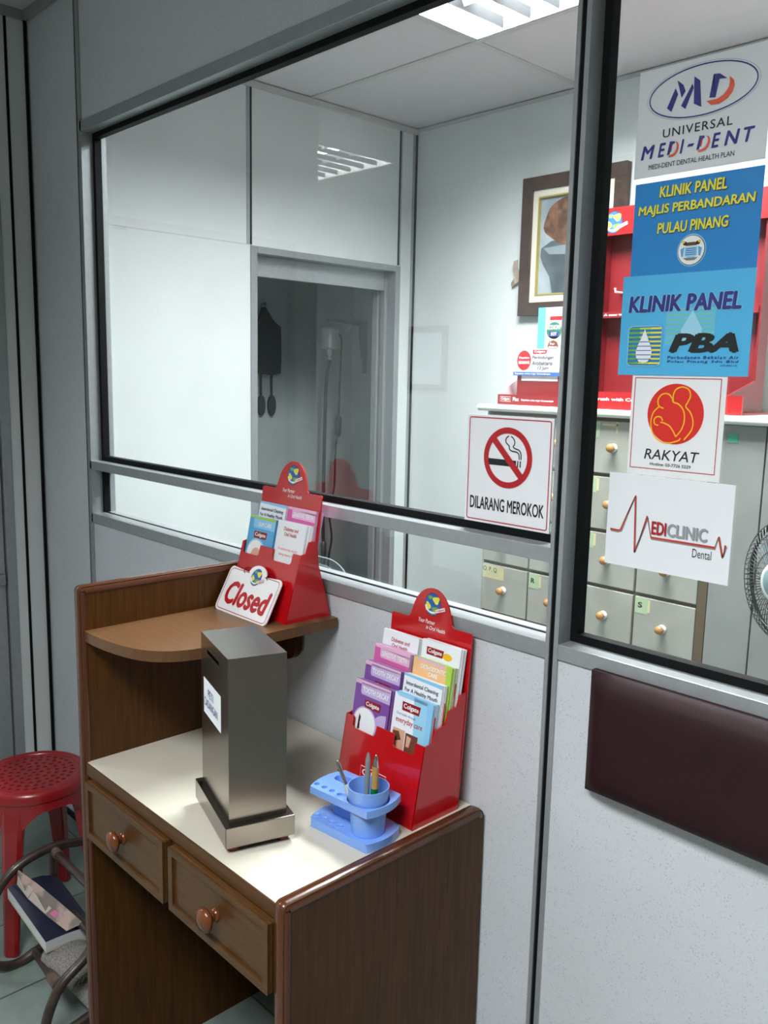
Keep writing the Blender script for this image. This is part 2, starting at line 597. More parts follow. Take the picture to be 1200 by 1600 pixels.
# shadow trims where walls meet ceiling
trim(XL, XL + 0.012, 0.075, YB, ZC - 0.026, ZC - 0.004, M_TBAR)
trim(XL, WX1, YB - 0.01, YB, ZC - 0.016, ZC - 0.004, M_TBAR)
trim(XL, WX1, -0.012, 0.0, ZC - 0.028, ZC, M_ALU)
trim(XL, XL + 0.012, -1.07, 0.0, ZC - 0.028, ZC, M_ALU)
# horizontal seam in the inner room's left wall
trim(XL, XL + 0.0008, 0.08, 0.84, 1.9825, 1.9845, M_TBAR)
struct(MB().box(XL + 0.0, XL + 0.01, -0.13 + 0.04, -0.01, 0, 0.05, M_GASKET).build('baseboard_left'))
struct(MB().box(XL + 0.01, -2.52, -0.012, 0.0, 0, 0.012, M_GASKET).build('baseboard_partition'))

# doorway lining of the inner room
dl = MB()
dl.box(XL - 0.085, XL + 0.006, DY0 - 0.03, DY0, 0, DZ + 0.026, M_ALU_PALE)
dl.box(XL - 0.085, XL + 0.006, DY1, DY1 + 0.03, 0, DZ + 0.026, M_ALU_PALE)
dl.box(XL - 0.085, XL + 0.006, DY0, DY1, DZ, DZ + 0.026, M_ALU_PALE)
dl.box(XL - 0.075, XL - 0.045, DY1 - 0.016, DY1, 0, DZ, M_ALU_PALE)
dl.box(XL - 0.075, XL - 0.05, DY0, DY1 - 0.016, DZ - 0.080, DZ, M_ALU)
dl.box(XL - 0.12, XL - 0.085, DY1 - 0.022, DY1 + 0.02, 0, DZ, M_ALU_PALE)
struct(dl.build('door_2', bevel=0.002))

# waiting-room door at the far left
d1 = MB()
d1.box(XL - 0.07, XL + 0.004, EY1, EY1 + 0.03, 0, EZ + 0.03, M_ALU)
d1.box(XL - 0.07, XL + 0.004, EY0 - 0.03, EY0, 0, EZ + 0.03, M_ALU)
d1.box(XL - 0.07, XL + 0.004, EY0, EY1, EZ, EZ + 0.03, M_ALU)
d1.box(XL - 0.05, XL - 0.012, EY0 + 0.003, EY1 - 0.003, 0.005, EZ - 0.003, mat('door_grey', '9aa3a6', 0.5))
d1.box(XL - 0.014, XL - 0.008, EY1 - 0.05, EY1 - 0.004, 0.005, EZ - 0.003, M_ALU)
d1.box(XL - 0.012, XL + 0.002, EY1 - 0.10, EY1 - 0.01, EZ - 0.012, EZ + 0.004, M_GASKET)
door1 = struct(d1.build('door_1', bevel=0.0015))
MB().box(XL - 0.008, XL + 0.014, EY1 - 0.028, EY1 - 0.010, 0.80, 0.835, M_ALU_PALE).build('latch', door1, bevel=0.003)

# ---------------------------------------------------------------- glazed partition (front face at y = 0)
PX0, PX1 = -2.505, -0.821       # left bay
QX0, QX1 = -0.796, 0.90         # right bay
pn = MB()
pn.box(XL, -2.523, 0.004, 0.070, 0, ZC, M_PANEL)                    # plain panel by the corner
pn.box(PX0 + 0.01, PX1, 0.004, 0.070, 2.197, ZC, M_PANEL)           # over the window
pn.box(PX0 + 0.01, PX1, 0.004, 0.070, 0, 1.042, M_PANEL)            # under the counter rail
pn.box(QX0, QX1, 0.004, 0.070, 0, 1.046, M_PANEL)
pn.box(QX0, QX1, 0.004, 0.070, 2.197, ZC, M_PANEL)
pn.box(QX1 + 0.025, WX1, 0.004, 0.070, 0, ZC, M_PANEL)
struct(pn.build('wall_partition'))

def member(name, x0, x1, z0, z1, m=M_ALU, y0=0.0, y1=0.075, bevel=0.0012):
    return struct(MB().box(x0, x1, y0, y1, z0, z1, m).build(name, bevel=bevel))
def grooved_post(x0, x1, g0, g1):
    mb = MB()
    mb.box(x0, g0, 0.0, 0.075, 0, ZC, M_ALU)
    mb.box(g1, x1, 0.0, 0.075, 0, ZC, M_ALU)
    mb.box(g0, g1, 0.003, 0.072, 0, ZC, M_GASKET)
    return struct(mb.build('trim_2'))
grooved_post(-2.523, PX0 + 0.010, -2.5225, -2.5145)
grooved_post(PX1, QX0, -0.8135, -0.8045)
grooved_post(QX1, QX1 + 0.025, QX1 + 0.008, QX1 + 0.017)
member('trim_3', PX0, PX1, 2.168, 2.197)
member('trim_4', QX0, QX1, 2.168, 2.197)
member('trim_5', PX0, PX1, 1.203, 1.2285)
member('trim_6', PX0, PX1, 1.040, 1.069)
member('trim_7', QX0, QX1, 1.044, 1.070)
# black groove running along the counter rail
struct(MB().box(PX0 + 0.01, PX1, 0.040, 0.047, 1.066, 1.0705, M_GASKET).build('trim_8'))

def window(name, x0, x1, z0, z1, g, gl=None):
    gl = g if gl is None else gl
    mb = MB()
    y0, y1 = 0.034, 0.054
    mb.box(x0, x0 + gl, y0, y1, z0, z1, M_GASKET)
    mb.box(x1 - gl, x1, y0, y1, z0, z1, M_GASKET)
    if g:
        mb.box(x0 + gl, x1 - gl, y0, y1, z1 - g, z1, M_GASKET)
        mb.box(x0 + gl, x1 - gl, y0, y1, z0, z0 + g, M_GASKET)
    w = struct(mb.build(name))
    MB().box(x0 + 0.003, x1 - 0.003, 0.0435, 0.0465, z0 + (0.003 if g else 0), z1 - (0.003 if g else 0), M_GLASS).build('pane', w)
    return w
window('window_1', PX0 + 0.010, PX1, 1.2285, 2.168, 0.014)
window('window_2', PX0 + 0.010, PX1, 1.0707, 1.203, 0.0, 0.010)
window('window_3', QX0, QX1, 1.070, 2.168, 0.014)

# ---------------------------------------------------------------- louvred ceiling lights
M_LOUVRE = mat('louvre_metal', '2c2d2e', 0.6, 0.0, spec=0.0)
M_REFLECTOR = mat('light_reflector', 'c4c7ca', 0.4, 0.0)
M_HOUSING = mat('light_housing', 'eef0ef', 0.5)
def ceiling_light(cell, watts, label, spread=175, fin=0.036):
    x0, x1, y0, y1 = cell
    cx, cy = (x0 + x1) / 2, (y0 + y1) / 2
    t = thing('ceiling_light', label, 'ceiling light', (cx, cy, ZC))
    e = 0.012
    mb = MB()
    mb.box(x0 + e, x1 - e, y0 + e, y1 - e, ZC + 0.085, ZC + 0.095, M_HOUSING)
    mb.box(x0 + e, x0 + e + 0.006, y0 + e, y1 - e, ZC - 0.002, ZC + 0.085, M_HOUSING)
    mb.box(x1 - e - 0.006, x1 - e, y0 + e, y1 - e, ZC - 0.002, ZC + 0.085, M_HOUSING)
    mb.box(x0 + e, x1 - e, y0 + e, y0 + e + 0.006, ZC - 0.002, ZC + 0.085, M_HOUSING)
    mb.box(x0 + e, x1 - e, y1 - e - 0.006, y1 - e, ZC - 0.002, ZC + 0.085, M_HOUSING)
    mb.build('housing', t)
    lv = MB()
    a0, a1, b0, b1 = x0 + 0.022, x1 - 0.022, y0 + 0.022, y1 - 0.022
    n = 11
    for k in range(1, n):
        x = a0 + (a1 - a0) * k / n
        lv.box(x - 0.001, x + 0.001, b0, b1, ZC + 0.002, ZC + fin, M_LOUVRE)
    for k in range(1, 3):
        y = b0 + (b1 - b0) * k / 3
        # V-shaped reflector between two tubes
        lv.add([(a0, y - 0.025, ZC + 0.05), (a0, y + 0.025, ZC + 0.05), (a0, y, ZC + 0.012),
                (a1, y - 0.025, ZC + 0.05), (a1, y + 0.025, ZC + 0.05), (a1, y, ZC + 0.012)],
               [(0, 3, 5, 2), (1, 2, 5, 4), (0, 2, 1), (3, 4, 5)], M_REFLECTOR)
    lv.build('louvre', t)
    ld = bpy.data.lights.new('lamp', 'AREA')
    ld.shape = 'RECTANGLE'; ld.size = 1.13; ld.size_y = 0.53
    ld.energy = watts; ld.color = LAMP_COLOR; ld.spread = radians(spread)
    lo = bpy.data.objects.new('lamp', ld)
    COL.objects.link(lo); lo.parent = t; lo.location = (0, 0, 0.08)
    return t
ceiling_light(LIT_IN, LAMP_TREATMENT, 'bright louvred ceiling light seen through the big glass pane')
ceiling_light(LIT_FAR, LAMP_WAIT_FAR, 'louvred ceiling light showing only as a reflection in the big glass pane', 172, 0.026)
ceiling_light(LIT_NEAR, LAMP_WAIT_NEAR, 'louvred ceiling light above the waiting area, out of the picture', 172)
# unseen lamp and cover, added to light the side room a little
sl = thing('added_fill_lamp', 'unseen lamp added to light the dim side room behind the doorway', 'ceiling light', (-3.3, 1.0, ZC))
MB().lathe([(0.07, 0.0), (0.07, -0.02), (0.05, -0.03), (0.0, -0.03)], (-3.3, 1.0, ZC), (0, 0, 1), M_HOUSING).build('added_lamp_cover', sl)
ld = bpy.data.lights.new('lamp', 'POINT'); ld.energy = FILL_SIDE; ld.color = LAMP_COLOR; ld.shadow_soft_size = 0.06
lo = bpy.data.objects.new('lamp', ld); COL.objects.link(lo); lo.parent = sl; lo.location = (0, 0, -0.12)

# ================================================================= DESK
desk = thing('desk', 'dark brown wooden writing desk with cream top standing against the glazed partition', 'desk', (-1.27, -0.228, 0))
def side_panel(name, x0, x1, h, back_r):
    yb, yf, r = -0.003, -0.455, 0.010
    out = [(yb, 0), (yf, 0)]
    out += [(yf + r - r * cos(a), h - r + r * sin(a)) for a in [pi / 2 * k / 4 for k in range(5)]]
    out += [(yb - back_r + back_r * sin(a), h - back_r + back_r * cos(a)) for a in [pi / 2 * k / 5 for k in range(6)]]
    p = MB().prism(out, 'x', x0, x1, M_WOOD).build(name, desk, bevel=0.004)
    # bullnose edge band, a touch thicker than the board
    e = 0.0015
    t = 0.013
    path = [(yf - 0.001, 0.0), (yf - 0.001, h - r)]
    path += [(yf + r - r * cos(a), h - r + r * sin(a)) for a in [pi / 2 * k / 4 for k in range(5)]][1:]
    path += [(yb - back_r + back_r * sin(a), h - back_r + back_r * cos(a)) for a in [pi / 2 * k / 5 for k in range(6)]]
    mb = MB()
    n = len(path)
    sec = [(x0 - e, t), (x0 - e, 0.004), ((x0 * 3 + x1) / 4, -0.0015), ((x0 + x1 * 3) / 4, -0.0015), (x1 + e, 0.004), (x1 + e, t)]
    vv = []
    for i, (y, z) in enumerate(path):
        a = Vector(path[max(i - 1, 0)]); b = Vector(path[min(i + 1, n - 1)])
        d = (b - a).normalized(); inn = Vector((d.y, -d.x))
        for x, k in sec:
            q = Vector((y, z)) + inn * k
            vv.append((x, q.x, q.y))
    k = len(sec)
    ff = [(i * k + j, i * k + j + 1, (i + 1) * k + j + 1, (i + 1) * k + j) for i in range(n - 1) for j in range(k - 1)]
    mb.add(vv, ff, M_WOOD_EDGE, True)
    mb.build('edge_band', p)
    return p
side_panel('tall_side_panel', -1.610, -1.588, 1.083, 0.012)
side_panel('low_side_panel', -0.956, -0.934, 0.731, 0.016)
top = MB().box(-1.588, -0.956, -0.450, -0.003, ZT - 0.025, ZT, M_CREAM).build('desk_top', desk)
MB().box(-1.588, -0.956, -0.4525, -0.450, ZT - 0.025, ZT - 0.0005, M_WOOD_DARK).build('edge_strip', top)
MB().box(-1.588, -0.956, -0.445, -0.425, 0.575, 0.699, M_WOOD_DARK).build('drawer_rail', desk)
MB().box(-1.588, -0.956, -0.425, -0.02, 0.570, 0.578, M_WOOD_DARK).build('drawer_floor', desk)

def desk_drawer(x0, x1):
    z0, z1, y = 0.577, 0.6945, -0.460
    mb = MB()
    mb.box(x0, x1, y, -0.445, z0, z1, M_WOOD_DARK)
    F = Frame((x0, y, z1), (1, 0, 0), (0, 0, -1))
    w, h, b = x1 - x0, z1 - z0, 0.013
    mb.plate(F, [[(0, 0), (w, 0), (w, h), (0, h)], [(b, b), (w - b, b), (w - b, h - b), (b, h - b)]], 0, 0.005, M_WOOD_DARK)
    d = mb.build('drawer', desk, bevel=0.0025)
    prof = [(0.0115, 0.0), (0.0115, 0.003), (0.0085, 0.006), (0.010, 0.009), (0.008, 0.011), (0.0085, 0.013),
            (0.0160, 0.015), (0.0202, 0.019), (0.0205, 0.023), (0.0165, 0.028), (0.008, 0.0305), (0.0, 0.031)]
    MB().lathe(prof, ((x0 + x1) / 2 - 0.003, y, 0.6355), (0, -1, 0), M_KNOB, 24).build('knob', d)
    return d
desk_drawer(-1.570, -1.268)
desk_drawer(-1.249, -0.960)

shelf_out = [(-1.588, -0.003), (-1.347, -0.003), (-1.347, -0.290), (-1.349, -0.324), (-1.358, -0.360), (-1.374, -0.390),
             (-1.400, -0.415), (-1.439, -0.432), (-1.500, -0.444), (-1.550, -0.447), (-1.588, -0.447)]
# smooth the rounded front corner
def smooth_corner(p, keep):
    q = []
    for i in range(len(p)):
        a, b = Vector(p[i]), Vector(p[(i + 1) % len(p)])
        if keep <= i < len(p) - 2:
            q += [tuple(a * 0.75 + b * 0.25), tuple(a * 0.25 + b * 0.75)]
        else:
            q.append(tuple(a))
    q.append(p[-1])
    return q
so = smooth_corner(shelf_out, 2)
MB().prism(so, 'z', ZS - 0.021, ZS, M_WOOD_TOP).build('corner_shelf', desk, bevel=0.001)
br = [(-1.588, ZS - 0.022), (-1.466, ZS - 0.022), (-1.466, 0.905)] + \
     [(-1.466 - 0.035 + 0.035 * cos(a), 0.905 - 0.035 * sin(a)) for a in [pi / 2 * k / 5 for k in range(1, 6)]] + [(-1.588, 0.870)]
MB().prism(br, 'y', -0.022, -0.003, M_WOOD).build('shelf_bracket', desk)

# ================================================================= LEAFLET RACKS
def globe(mb, F, cx, cy, r, n, tilt=0.35):
    """round earth emblem with a smile-shaped white sweep and a small brush bar; F in metres"""
    mb.poly(F, circle(cx, cy, r, r * 1.08), n, M_BLACK)
    mb.poly(F, circle(cx, cy, r * 0.95, r * 1.03), n + 0.0002, M_BLUEP)
    for bx, by, rx, ry in ((0.42, -0.45, 0.42, 0.35), (-0.55, 0.25, 0.33, 0.40), (0.40, 0.45, 0.42, 0.30), (-0.35, -0.62, 0.28, 0.18),
                           (0.15, 0.78, 0.4, 0.16)):
        pts = []
        for k in range(12):
            a = 2 * pi * k / 12
            q = 1 + 0.22 * sin(3 * a + bx * 9)
            pts.append((cx + r * (bx + rx * q * cos(a)), cy + r * (by + ry * q * sin(a))))
        mb.poly(F, pts, n + 0.0004, M_GREEN if bx * by > 0 else M_YEL)
    sm = [(cx + r * 0.85 * cos(a), cy + r * 0.10 + r * 0.68 * sin(a)) for a in [0.25 + (pi - 0.35) * k / 12 for k in range(13)]]
    mb.stroke(F, sm, r * 0.16, n + 0.0006, M_WHITE)
    B = Frame(F(cx + r * 0.30, cy + r * 0.42, n + 0.0007), F.u * 1.0, F.v * 1.0, F.n)
    c, s_ = cos(-tilt), sin(-tilt)
    B.u, B.v = F.u * c + F.v * s_, F.v * c - F.u * s_
    mb.poly(B, [(0, 0), (r * 1.35, 0), (r * 1.35, r * 0.42), (0, r * 0.42)], 0, M_REDP)
    mb.poly(B, [(r * .05, r * .05), (r * 1.30, r * .05), (r * 1.30, r * .37), (r * .05, r * .37)], 0.0002, M_WHITE)
    mb.text(B, 'Colgate', r * 0.12, r * 0.10, r * 1.22, r * 0.33, 0.0004, M_REDP, 0.02)

def badge(mb, F, u0, v0, u1, v1, n):
    """red maker's badge with white lettering"""
    mb.poly(F, [(u0, v0), (u1, v0), (u1 - (u1 - u0) * 0.05, v1), (u0 + (u1 - u0) * 0.02, v1)], n, M_DARKRED)
    h = v1 - v0; w = u1 - u0
    mb.text(F, 'Colgate', u0 + w * 0.09, v0 + h * 0.16, u1 - w * 0.09, v1 - h * 0.14, n + 0.0002, M_WHITE, 0.03)

def rack(label, xl, xr, zb, side, y_f0, y_f1, h_f, notches, y_b0, y_b1, h_sh, h_ap, dividers):
    w = xr - xl
    t = thing('leaflet_rack', label, 'leaflet rack', ((xl + xr) / 2, (y_f0 + y_b0) / 2, zb))
    th = 0.003
    for x in (xl - 0.0006, xr - th + 0.0006):
        MB().prism([(y, zb + z) for y, z in side], 'x', x, x + th, M_RED).build('side_panel', t)
    # front panel with finger notches
    vec = Vector((0, y_f0 - y_f1, -h_f)); L = vec.length
    F = Frame((xl, y_f1, zb + h_f), (1, 0, 0), vec.normalized())
    out = [(0, 0)]
    for a, b, d in notches:
        out += [(a, 0), (a + 0.001, d - 0.004), (a + 0.005, d), (b - 0.005, d), (b - 0.001, d - 0.004), (b, 0)]
    out += [(w, 0), (w, L), (0, L)]
    fp = MB().plate(F, [out], -th, 0, M_RED).build('front_panel', t)
    lg = MB()
    cx, cy = w * 0.45, L * 0.62
    lg.stroke(F, [(cx - 0.033, cy - 0.011), (cx + 0.033, cy - 0.011), (cx + 0.031, cy + 0.011), (cx - 0.032, cy + 0.011)], 0.0012, 0.0003, M_WHITE, True)
    lg.text(F, 'Colgate', cx - 0.028, cy - 0.007, cx + 0.028, cy + 0.007, 0.0003, M_WHITE, 0.02)
    lg.text(F, 'World leader in oral care', cx - 0.033, cy + 0.015, cx + 0.033, cy + 0.021, 0.0003, M_WHITE, 0.0)
    lbl(lg.build('printed_logo', fp), 'white outlined logo printed low on the red front')
    # back panel with round-topped header
    vec = Vector((0, y_b0 - y_b1, -h_ap)); Lb = vec.length
    G = Frame((xl, y_b1, zb + h_ap), (1, 0, 0), vec.normalized())
    sh = (h_ap - h_sh) * Lb / h_ap
    c = w / 2
    rx = 0.050
    dome = [(c - rx * 1.16, sh), (c - rx * 1.06, sh * 0.93)]
    dome += [(c - rx * cos(a), sh * 0.98 - sh * 0.98 * sin(a)) for a in [pi * k / 20 for k in range(2, 19)]]
    dome += [(c + rx * 1.06, sh * 0.93), (c + rx * 1.16, sh)]
    out = [(0, Lb), (0, sh + 0.004), (0.003, sh)] + dome + [(w - 0.003, sh), (w, sh + 0.004), (w, Lb)]
    bp = MB().plate(G, [out], -th, 0, M_RED).build('back_panel', t)
    hp = MB()
    globe(hp, G, c + 0.002, 0.030, 0.020, 0.0003)
    hp.text(G, 'Your Partner', c - 0.030, 0.060, c + 0.012, 0.068, 0.0003, M_WHITE, 0.008, 0.25)
    hp.text(G, 'in Oral Health', c - 0.010, 0.071, c + 0.038, 0.0785, 0.0003, M_WHITE, 0.008, 0.25)
    lbl(hp.build('header_print', bp), 'earth emblem and white slogan on the round header')
    for y0, z0, y1, z1 in dividers:
        v2 = Vector((0, y0 - y1, z0 - z1)); D = Frame((xl + th, y1, zb + z1), (1, 0, 0), v2.normalized())
        MB().plate(D, [[(0, 0), (w - 2 * th, 0), (w - 2 * th, v2.length), (0, v2.length)]], 0, 0.0012, M_RED).build('divider', t)
    MB().box(xl + w / 2 - 0.0008, xl + w / 2 + 0.0008, y_f1 + 0.012, y_b0 - 0.008, zb + 0.003, zb + h_f * 0.9, M_RED).build('centre_divider', t)
    MB().box(xl + th, xr - th, y_f0 + 0.004, y_b0 - 0.004, zb + 0.0005, zb + 0.003, M_RED).build('rack_floor', t)
    return t

R1 = rack('red leaflet rack with four stepped tiers on the cream desk top', -1.175, -0.970, ZT,
          [(-0.152, 0), (-0.036, 0), (-0.031, 0.106), (-0.022, 0.219), (-0.038, 0.218), (-0.046, 0.198), (-0.066, 0.195), (-0.076, 0.172),
           (-0.100, 0.168), (-0.108, 0.147), (-0.125, 0.145)],
          -0.152, -0.125, 0.145, [(0.020, 0.083, 0.021), (0.128, 0.182, 0.023)], -0.036, -0.006, 0.324, 0.388,
          [(-0.122, 0.03, -0.097, 0.19), (-0.097, 0.05, -0.073, 0.21), (-0.070, 0.07, -0.046, 0.24)])
R2 = rack('red leaflet rack with two tiers and flared foot on the curved corner shelf', -1.578, -1.372, ZS,
          [(-0.120, 0), (-0.003, 0), (-0.025, 0.077), (-0.036, 0.115), (-0.040, 0.164), (-0.061, 0.164), (-0.070, 0.141), (-0.082, 0.139)],
          -0.120, -0.082, 0.139, [(0.006, 0.066, 0.024), (0.112, 0.180, 0.024)], -0.060, -0.020, 0.258, 0.320,
          [(-0.085, 0.03, -0.050, 0.165)])

# ---------------------------------------------------------------- leaflets
LW, LT = 0.094, 0.0034
def tab(mb, F, w, v0, v1, m, n=0.0003):
    """title band with the stepped left corner"""
    mb.poly(F, [(w * 0.17, v0), (w, v0), (w, v1), (w * 0.20, v1 * 0.96), (w * 0.17, v1 * 0.8)], n, m)
def art(kind, mb, F, w, h):
    n = 0.0003
    if kind == 'decay':
        mb.poly(F, [(0, 0), (w, 0), (w, h), (0, h)], n * 0.5, M_PURPLE)
        mb.poly(F, [(0, 0), (w, 0), (w, 0.006), (0, 0.008)], n, M_PALEPINK)
        tab(mb, F, w, 0.004, 0.027, M_LILAC)
        mb.text(F, 'TOOTH DECAY', w * 0.22, 0.011, w * 0.96, 0.021, 2 * n, M_WHITE, 0.03)
        badge(mb, F, w * 0.32, 0.033, w * 0.78, 0.048, 2 * n)
        mb.poly(F, circle(w * 0.95, 0.07, w * 0.32, w * 0.22, 20, pi * 0.5, pi * 1.5), n, M_LILAC)
        mb.poly(F, circle(w * 0.38, 0.078, w * 0.34), 2 * n, M_LILAC)
        mb.poly(F, circle(w * 0.38, 0.078, w * 0.31), 3 * n, M_WHITE)
        mb.poly(F, circle(w * 0.44, 0.084, w * 0.16, w * 0.2), 4 * n, M_PAPER)
        mb.poly(F, [(w * .22, .062), (w * .27, .068), (w * .25, .078), (w * .26, .090), (w * .20, .092), (w * .21, .075)], 5 * n, M_BLACK)
    elif kind == 'sensitive':
        mb.poly(F, [(0, 0), (w, 0), (w, h), (0, h)], n * 0.5, M_PINK)
        mb.poly(F, [(0, 0), (w, 0), (w, 0.010), (0, 0.005)], n, M_PALEPINK)
        tab(mb, F, w, 0.006, 0.024, M_PALEPINK)
        mb.text(F, 'SENSITIVE TEETH', w * 0.22, 0.010, w * 0.93, 0.0195, 2 * n, M_WHITE, 0.03)
    elif kind == 'diabetes':
        mb.text(F, 'Diabetes and', w * 0.25, 0.012, w * 0.76, 0.020, n, M_REDP, 0.01)
        mb.text(F, 'Oral Health', w * 0.28, 0.023, w * 0.72, 0.031, n, M_REDP, 0.01)
        mb.text(F, 'A relationship worth', w * 0.14, 0.056, w * 0.82, 0.063, n, M_ORANGE, 0.0)
        mb.text(F, 'being aware of', w * 0.2, 0.067, w * 0.7, 0.074, n, M_ORANGE, 0.0)
    elif kind == 'interdental':
        mb.poly(F, [(0, 0), (w, 0), (w, 0.007), (0, 0.004)], n, M_LBLUE)
        mb.text(F, 'Interdental Cleaning', w * 0.08, 0.012, w * 0.92, 0.0215, 2 * n, M_BLACK, 0.012)
        mb.text(F, 'For A Healthy Mouth', w * 0.06, 0.0245, w * 0.92, 0.034, 2 * n, M_BLACK, 0.012)
    elif kind == 'ortho':
        mb.poly(F, [(0, 0), (w, 0), (w, h), (0, h)], n * 0.5, M_PEACH)
        mb.poly(F, [(w * .86, 0), (w, 0), (w, h), (w * .9, h)], n, M_LIME)
        mb.poly(F, [(w * .1, 0), (w * .8, 0), (w * .8, .006), (w * .1, .004)], n, M_PALEPINK)
        mb.text(F, 'ORTHODONTIC', w * 0.2, 0.009, w * 0.86, 0.0175, 2 * n, M_WHITE, 0.03)
        mb.text(F, 'CARE', w * 0.42, 0.020, w * 0.66, 0.028, 2 * n, M_WHITE, 0.03)
    elif kind == 'total':
        badge(mb, F, w * 0.13, 0.012, w * 0.58, 0.026, n)
        mb.poly(F, circle(w * 0.68, 0.021, w * 0.12, 0.0065, 18), n, M_GOLDY)
        mb.text(F, 'A complete guide to oral care', w * 0.12, 0.033, w * 0.8, 0.037, n, M_GREY)
    elif kind == 'everyday':
        mb.poly(F, [(0, 0), (w, 0), (w, h), (0, h)], n * 0.3, M_PAPER)
        mb.poly(F, [(0, 0), (w, 0), (w, 0.006), (w * .1, 0.006)], n * 0.6, M_SKY2)
        mb.poly(F, [(w * .5, 0), (w, 0), (w, h), (w * .75, h)], n * 0.6, M_SKY2)
        mb.poly(F, [(w * .85, 0), (w, 0), (w, h), (w * .93, h)], n * 0.8, M_LBLUE)
        badge(mb, F, w * 0.22, 0.013, w * 0.70, 0.029, n)
        mb.text(F, 'Oral health through', w * 0.10, 0.034, w * 0.60, 0.040, n, M_NAVY, 0.0)
        mb.text(F, 'everyday care', w * 0.10, 0.042, w * 0.80, 0.055, n, M_REDP, 0.01)
        mb.poly(F, [(w * .06, .064), (w * .38, .064), (w * .38, .10), (w * .06, .10)], n, M_SKIN)
        mb.poly(F, [(w * .06, .070), (w * .22, .068), (w * .3, .082), (w * .06, .09)], 2 * n, M_BROWNP)
        mb.poly(F, [(w * .40, .066), (w * .72, .066), (w * .72, .10), (w * .40, .10)], n, M_BROWNP)
        mb.poly(F, [(w * .44, .07), (w * .56, .072), (w * .52, .09), (w * .44, .09)], 2 * n, M_SKIN)
    elif kind == 'gum':
        mb.poly(F, [(0, 0), (w, 0), (w, h), (0, h)], n * 0.5, M_CYANP)
        mb.poly(F, [(0, 0), (w, 0), (w, 0.006), (0, 0.004)], n, M_LIME)
        tab(mb, F, w, 0.005, 0.026, M_LBLUE)
        mb.text(F, 'GUM CARE', w * 0.36, 0.011, w * 0.86, 0.0205, 2 * n, M_WHITE, 0.03)
        badge(mb, F, w * 0.25, 0.032, w * 0.75, 0.047, 2 * n)
        mb.poly(F, circle(w * 0.40, 0.080, w * 0.35), 2 * n, M_SKY2)
        mb.poly(F, circle(w * 0.40, 0.080, w * 0.31), 3 * n, M_WHITE)
        mb.poly(F, circle(w * 0.44, 0.086, w * 0.19, w * 0.2), 4 * n, M_SKIN)
BASE = {'decay': M_PURPLE, 'sensitive': M_PALEPINK, 'diabetes': M_PAPER, 'interdental': M_PAPER, 'ortho': M_LIME,
        'total': M_PAPER, 'everyday': M_LBLUE, 'gum': M_CYANP}
def leaflets(kind, xc, ytop, ztop, lean, h, n, label, blabel, group, edge=None):
    """front leaflet with its print, then the ones stacked behind it"""
    mb = MB()
    w = LW
    em = edge or BASE[kind]
    mb.box(-w / 2, w / 2, 0, LT, 0, h, em)
    art(kind, mb, Frame((-w / 2, 0, h), (1, 0, 0), (0, 0, -1)), w, h)
    o = mb.build('leaflet')
    y0, z0 = ytop - h * sin(lean), ztop - h * cos(lean)
    o.location = (xc, y0, z0); o.rotation_euler = (-lean, 0, 0)
    tag(o, label, 'leaflet', group)
    pb = MB()
    pb.box(-w / 2, w / 2, 0, LT, 0, h, em)
    pb.box(-w / 2 + 0.0004, w / 2 + 0.0003, LT * 0.35, LT * 0.65, 0.0004, h + 0.0002, M_LILAC if kind in ('decay', 'sensitive') else M_WHITE)
    p = None
    for k in range(1, n):
        if p is None:
            q = p = pb.build('leaflet')
        else:
            q = p.copy(); COL.objects.link(q)
        d = k * (LT + 0.0006)
        q.location = (xc + random.uniform(-0.0012, 0.0012), y0 + d * cos(lean), z0 - d * sin(lean) + random.uniform(-0.002, 0.0))
        q.rotation_euler = (-lean, 0, 0)
        tag(q, blabel, 'leaflet', group)
LN = 0.150
rows = [('decay', -1.122, -0.106, 0.936, 'purple tooth decay leaflet in the front left pocket of the desk rack', 'purple leaflets stacked behind the front tooth decay leaflet on the desk rack'),
        ('decay', -1.121, -0.083, 0.967, 'purple tooth decay leaflet one tier behind, only its top showing', 'purple leaflets stacked in the second left tier of the desk rack'),
        ('sensitive', -1.122, -0.059, 0.994, 'pink sensitive teeth leaflet in the third left tier of the desk rack', 'pink leaflets stacked in the third left tier of the desk rack'),
        ('diabetes', -1.122, -0.037, 1.020, 'white diabetes leaflet in the rear left tier of the desk rack', 'white leaflets stacked in the rear left tier of the desk rack'),
        ('everyday', -1.021, -0.102, 0.938, 'pale blue everyday care leaflet in the front right pocket of the desk rack', 'pale blue leaflets stacked behind the everyday care leaflet'),
        ('interdental', -1.022, -0.079, 0.967, 'white interdental cleaning leaflet on the right side of the desk rack', 'white leaflets stacked behind the interdental one on the desk rack'),
        ('ortho', -1.021, -0.056, 0.994, 'peach and lime orthodontic care leaflet on the right of the desk rack', 'lime edged leaflets stacked behind the orthodontic care one'),
        ('total', -1.021, -0.034, 1.023, 'white leaflet with red badge in the rear right tier of the desk rack', 'white leaflets stacked in the rear right tier of the desk rack')]
for kind, xc, yt, zt_, la, lb in rows:
    leaflets(kind, xc, yt, zt_, LN, 0.190, 4, la, lb, 'leaflets in the rack on the desk top')
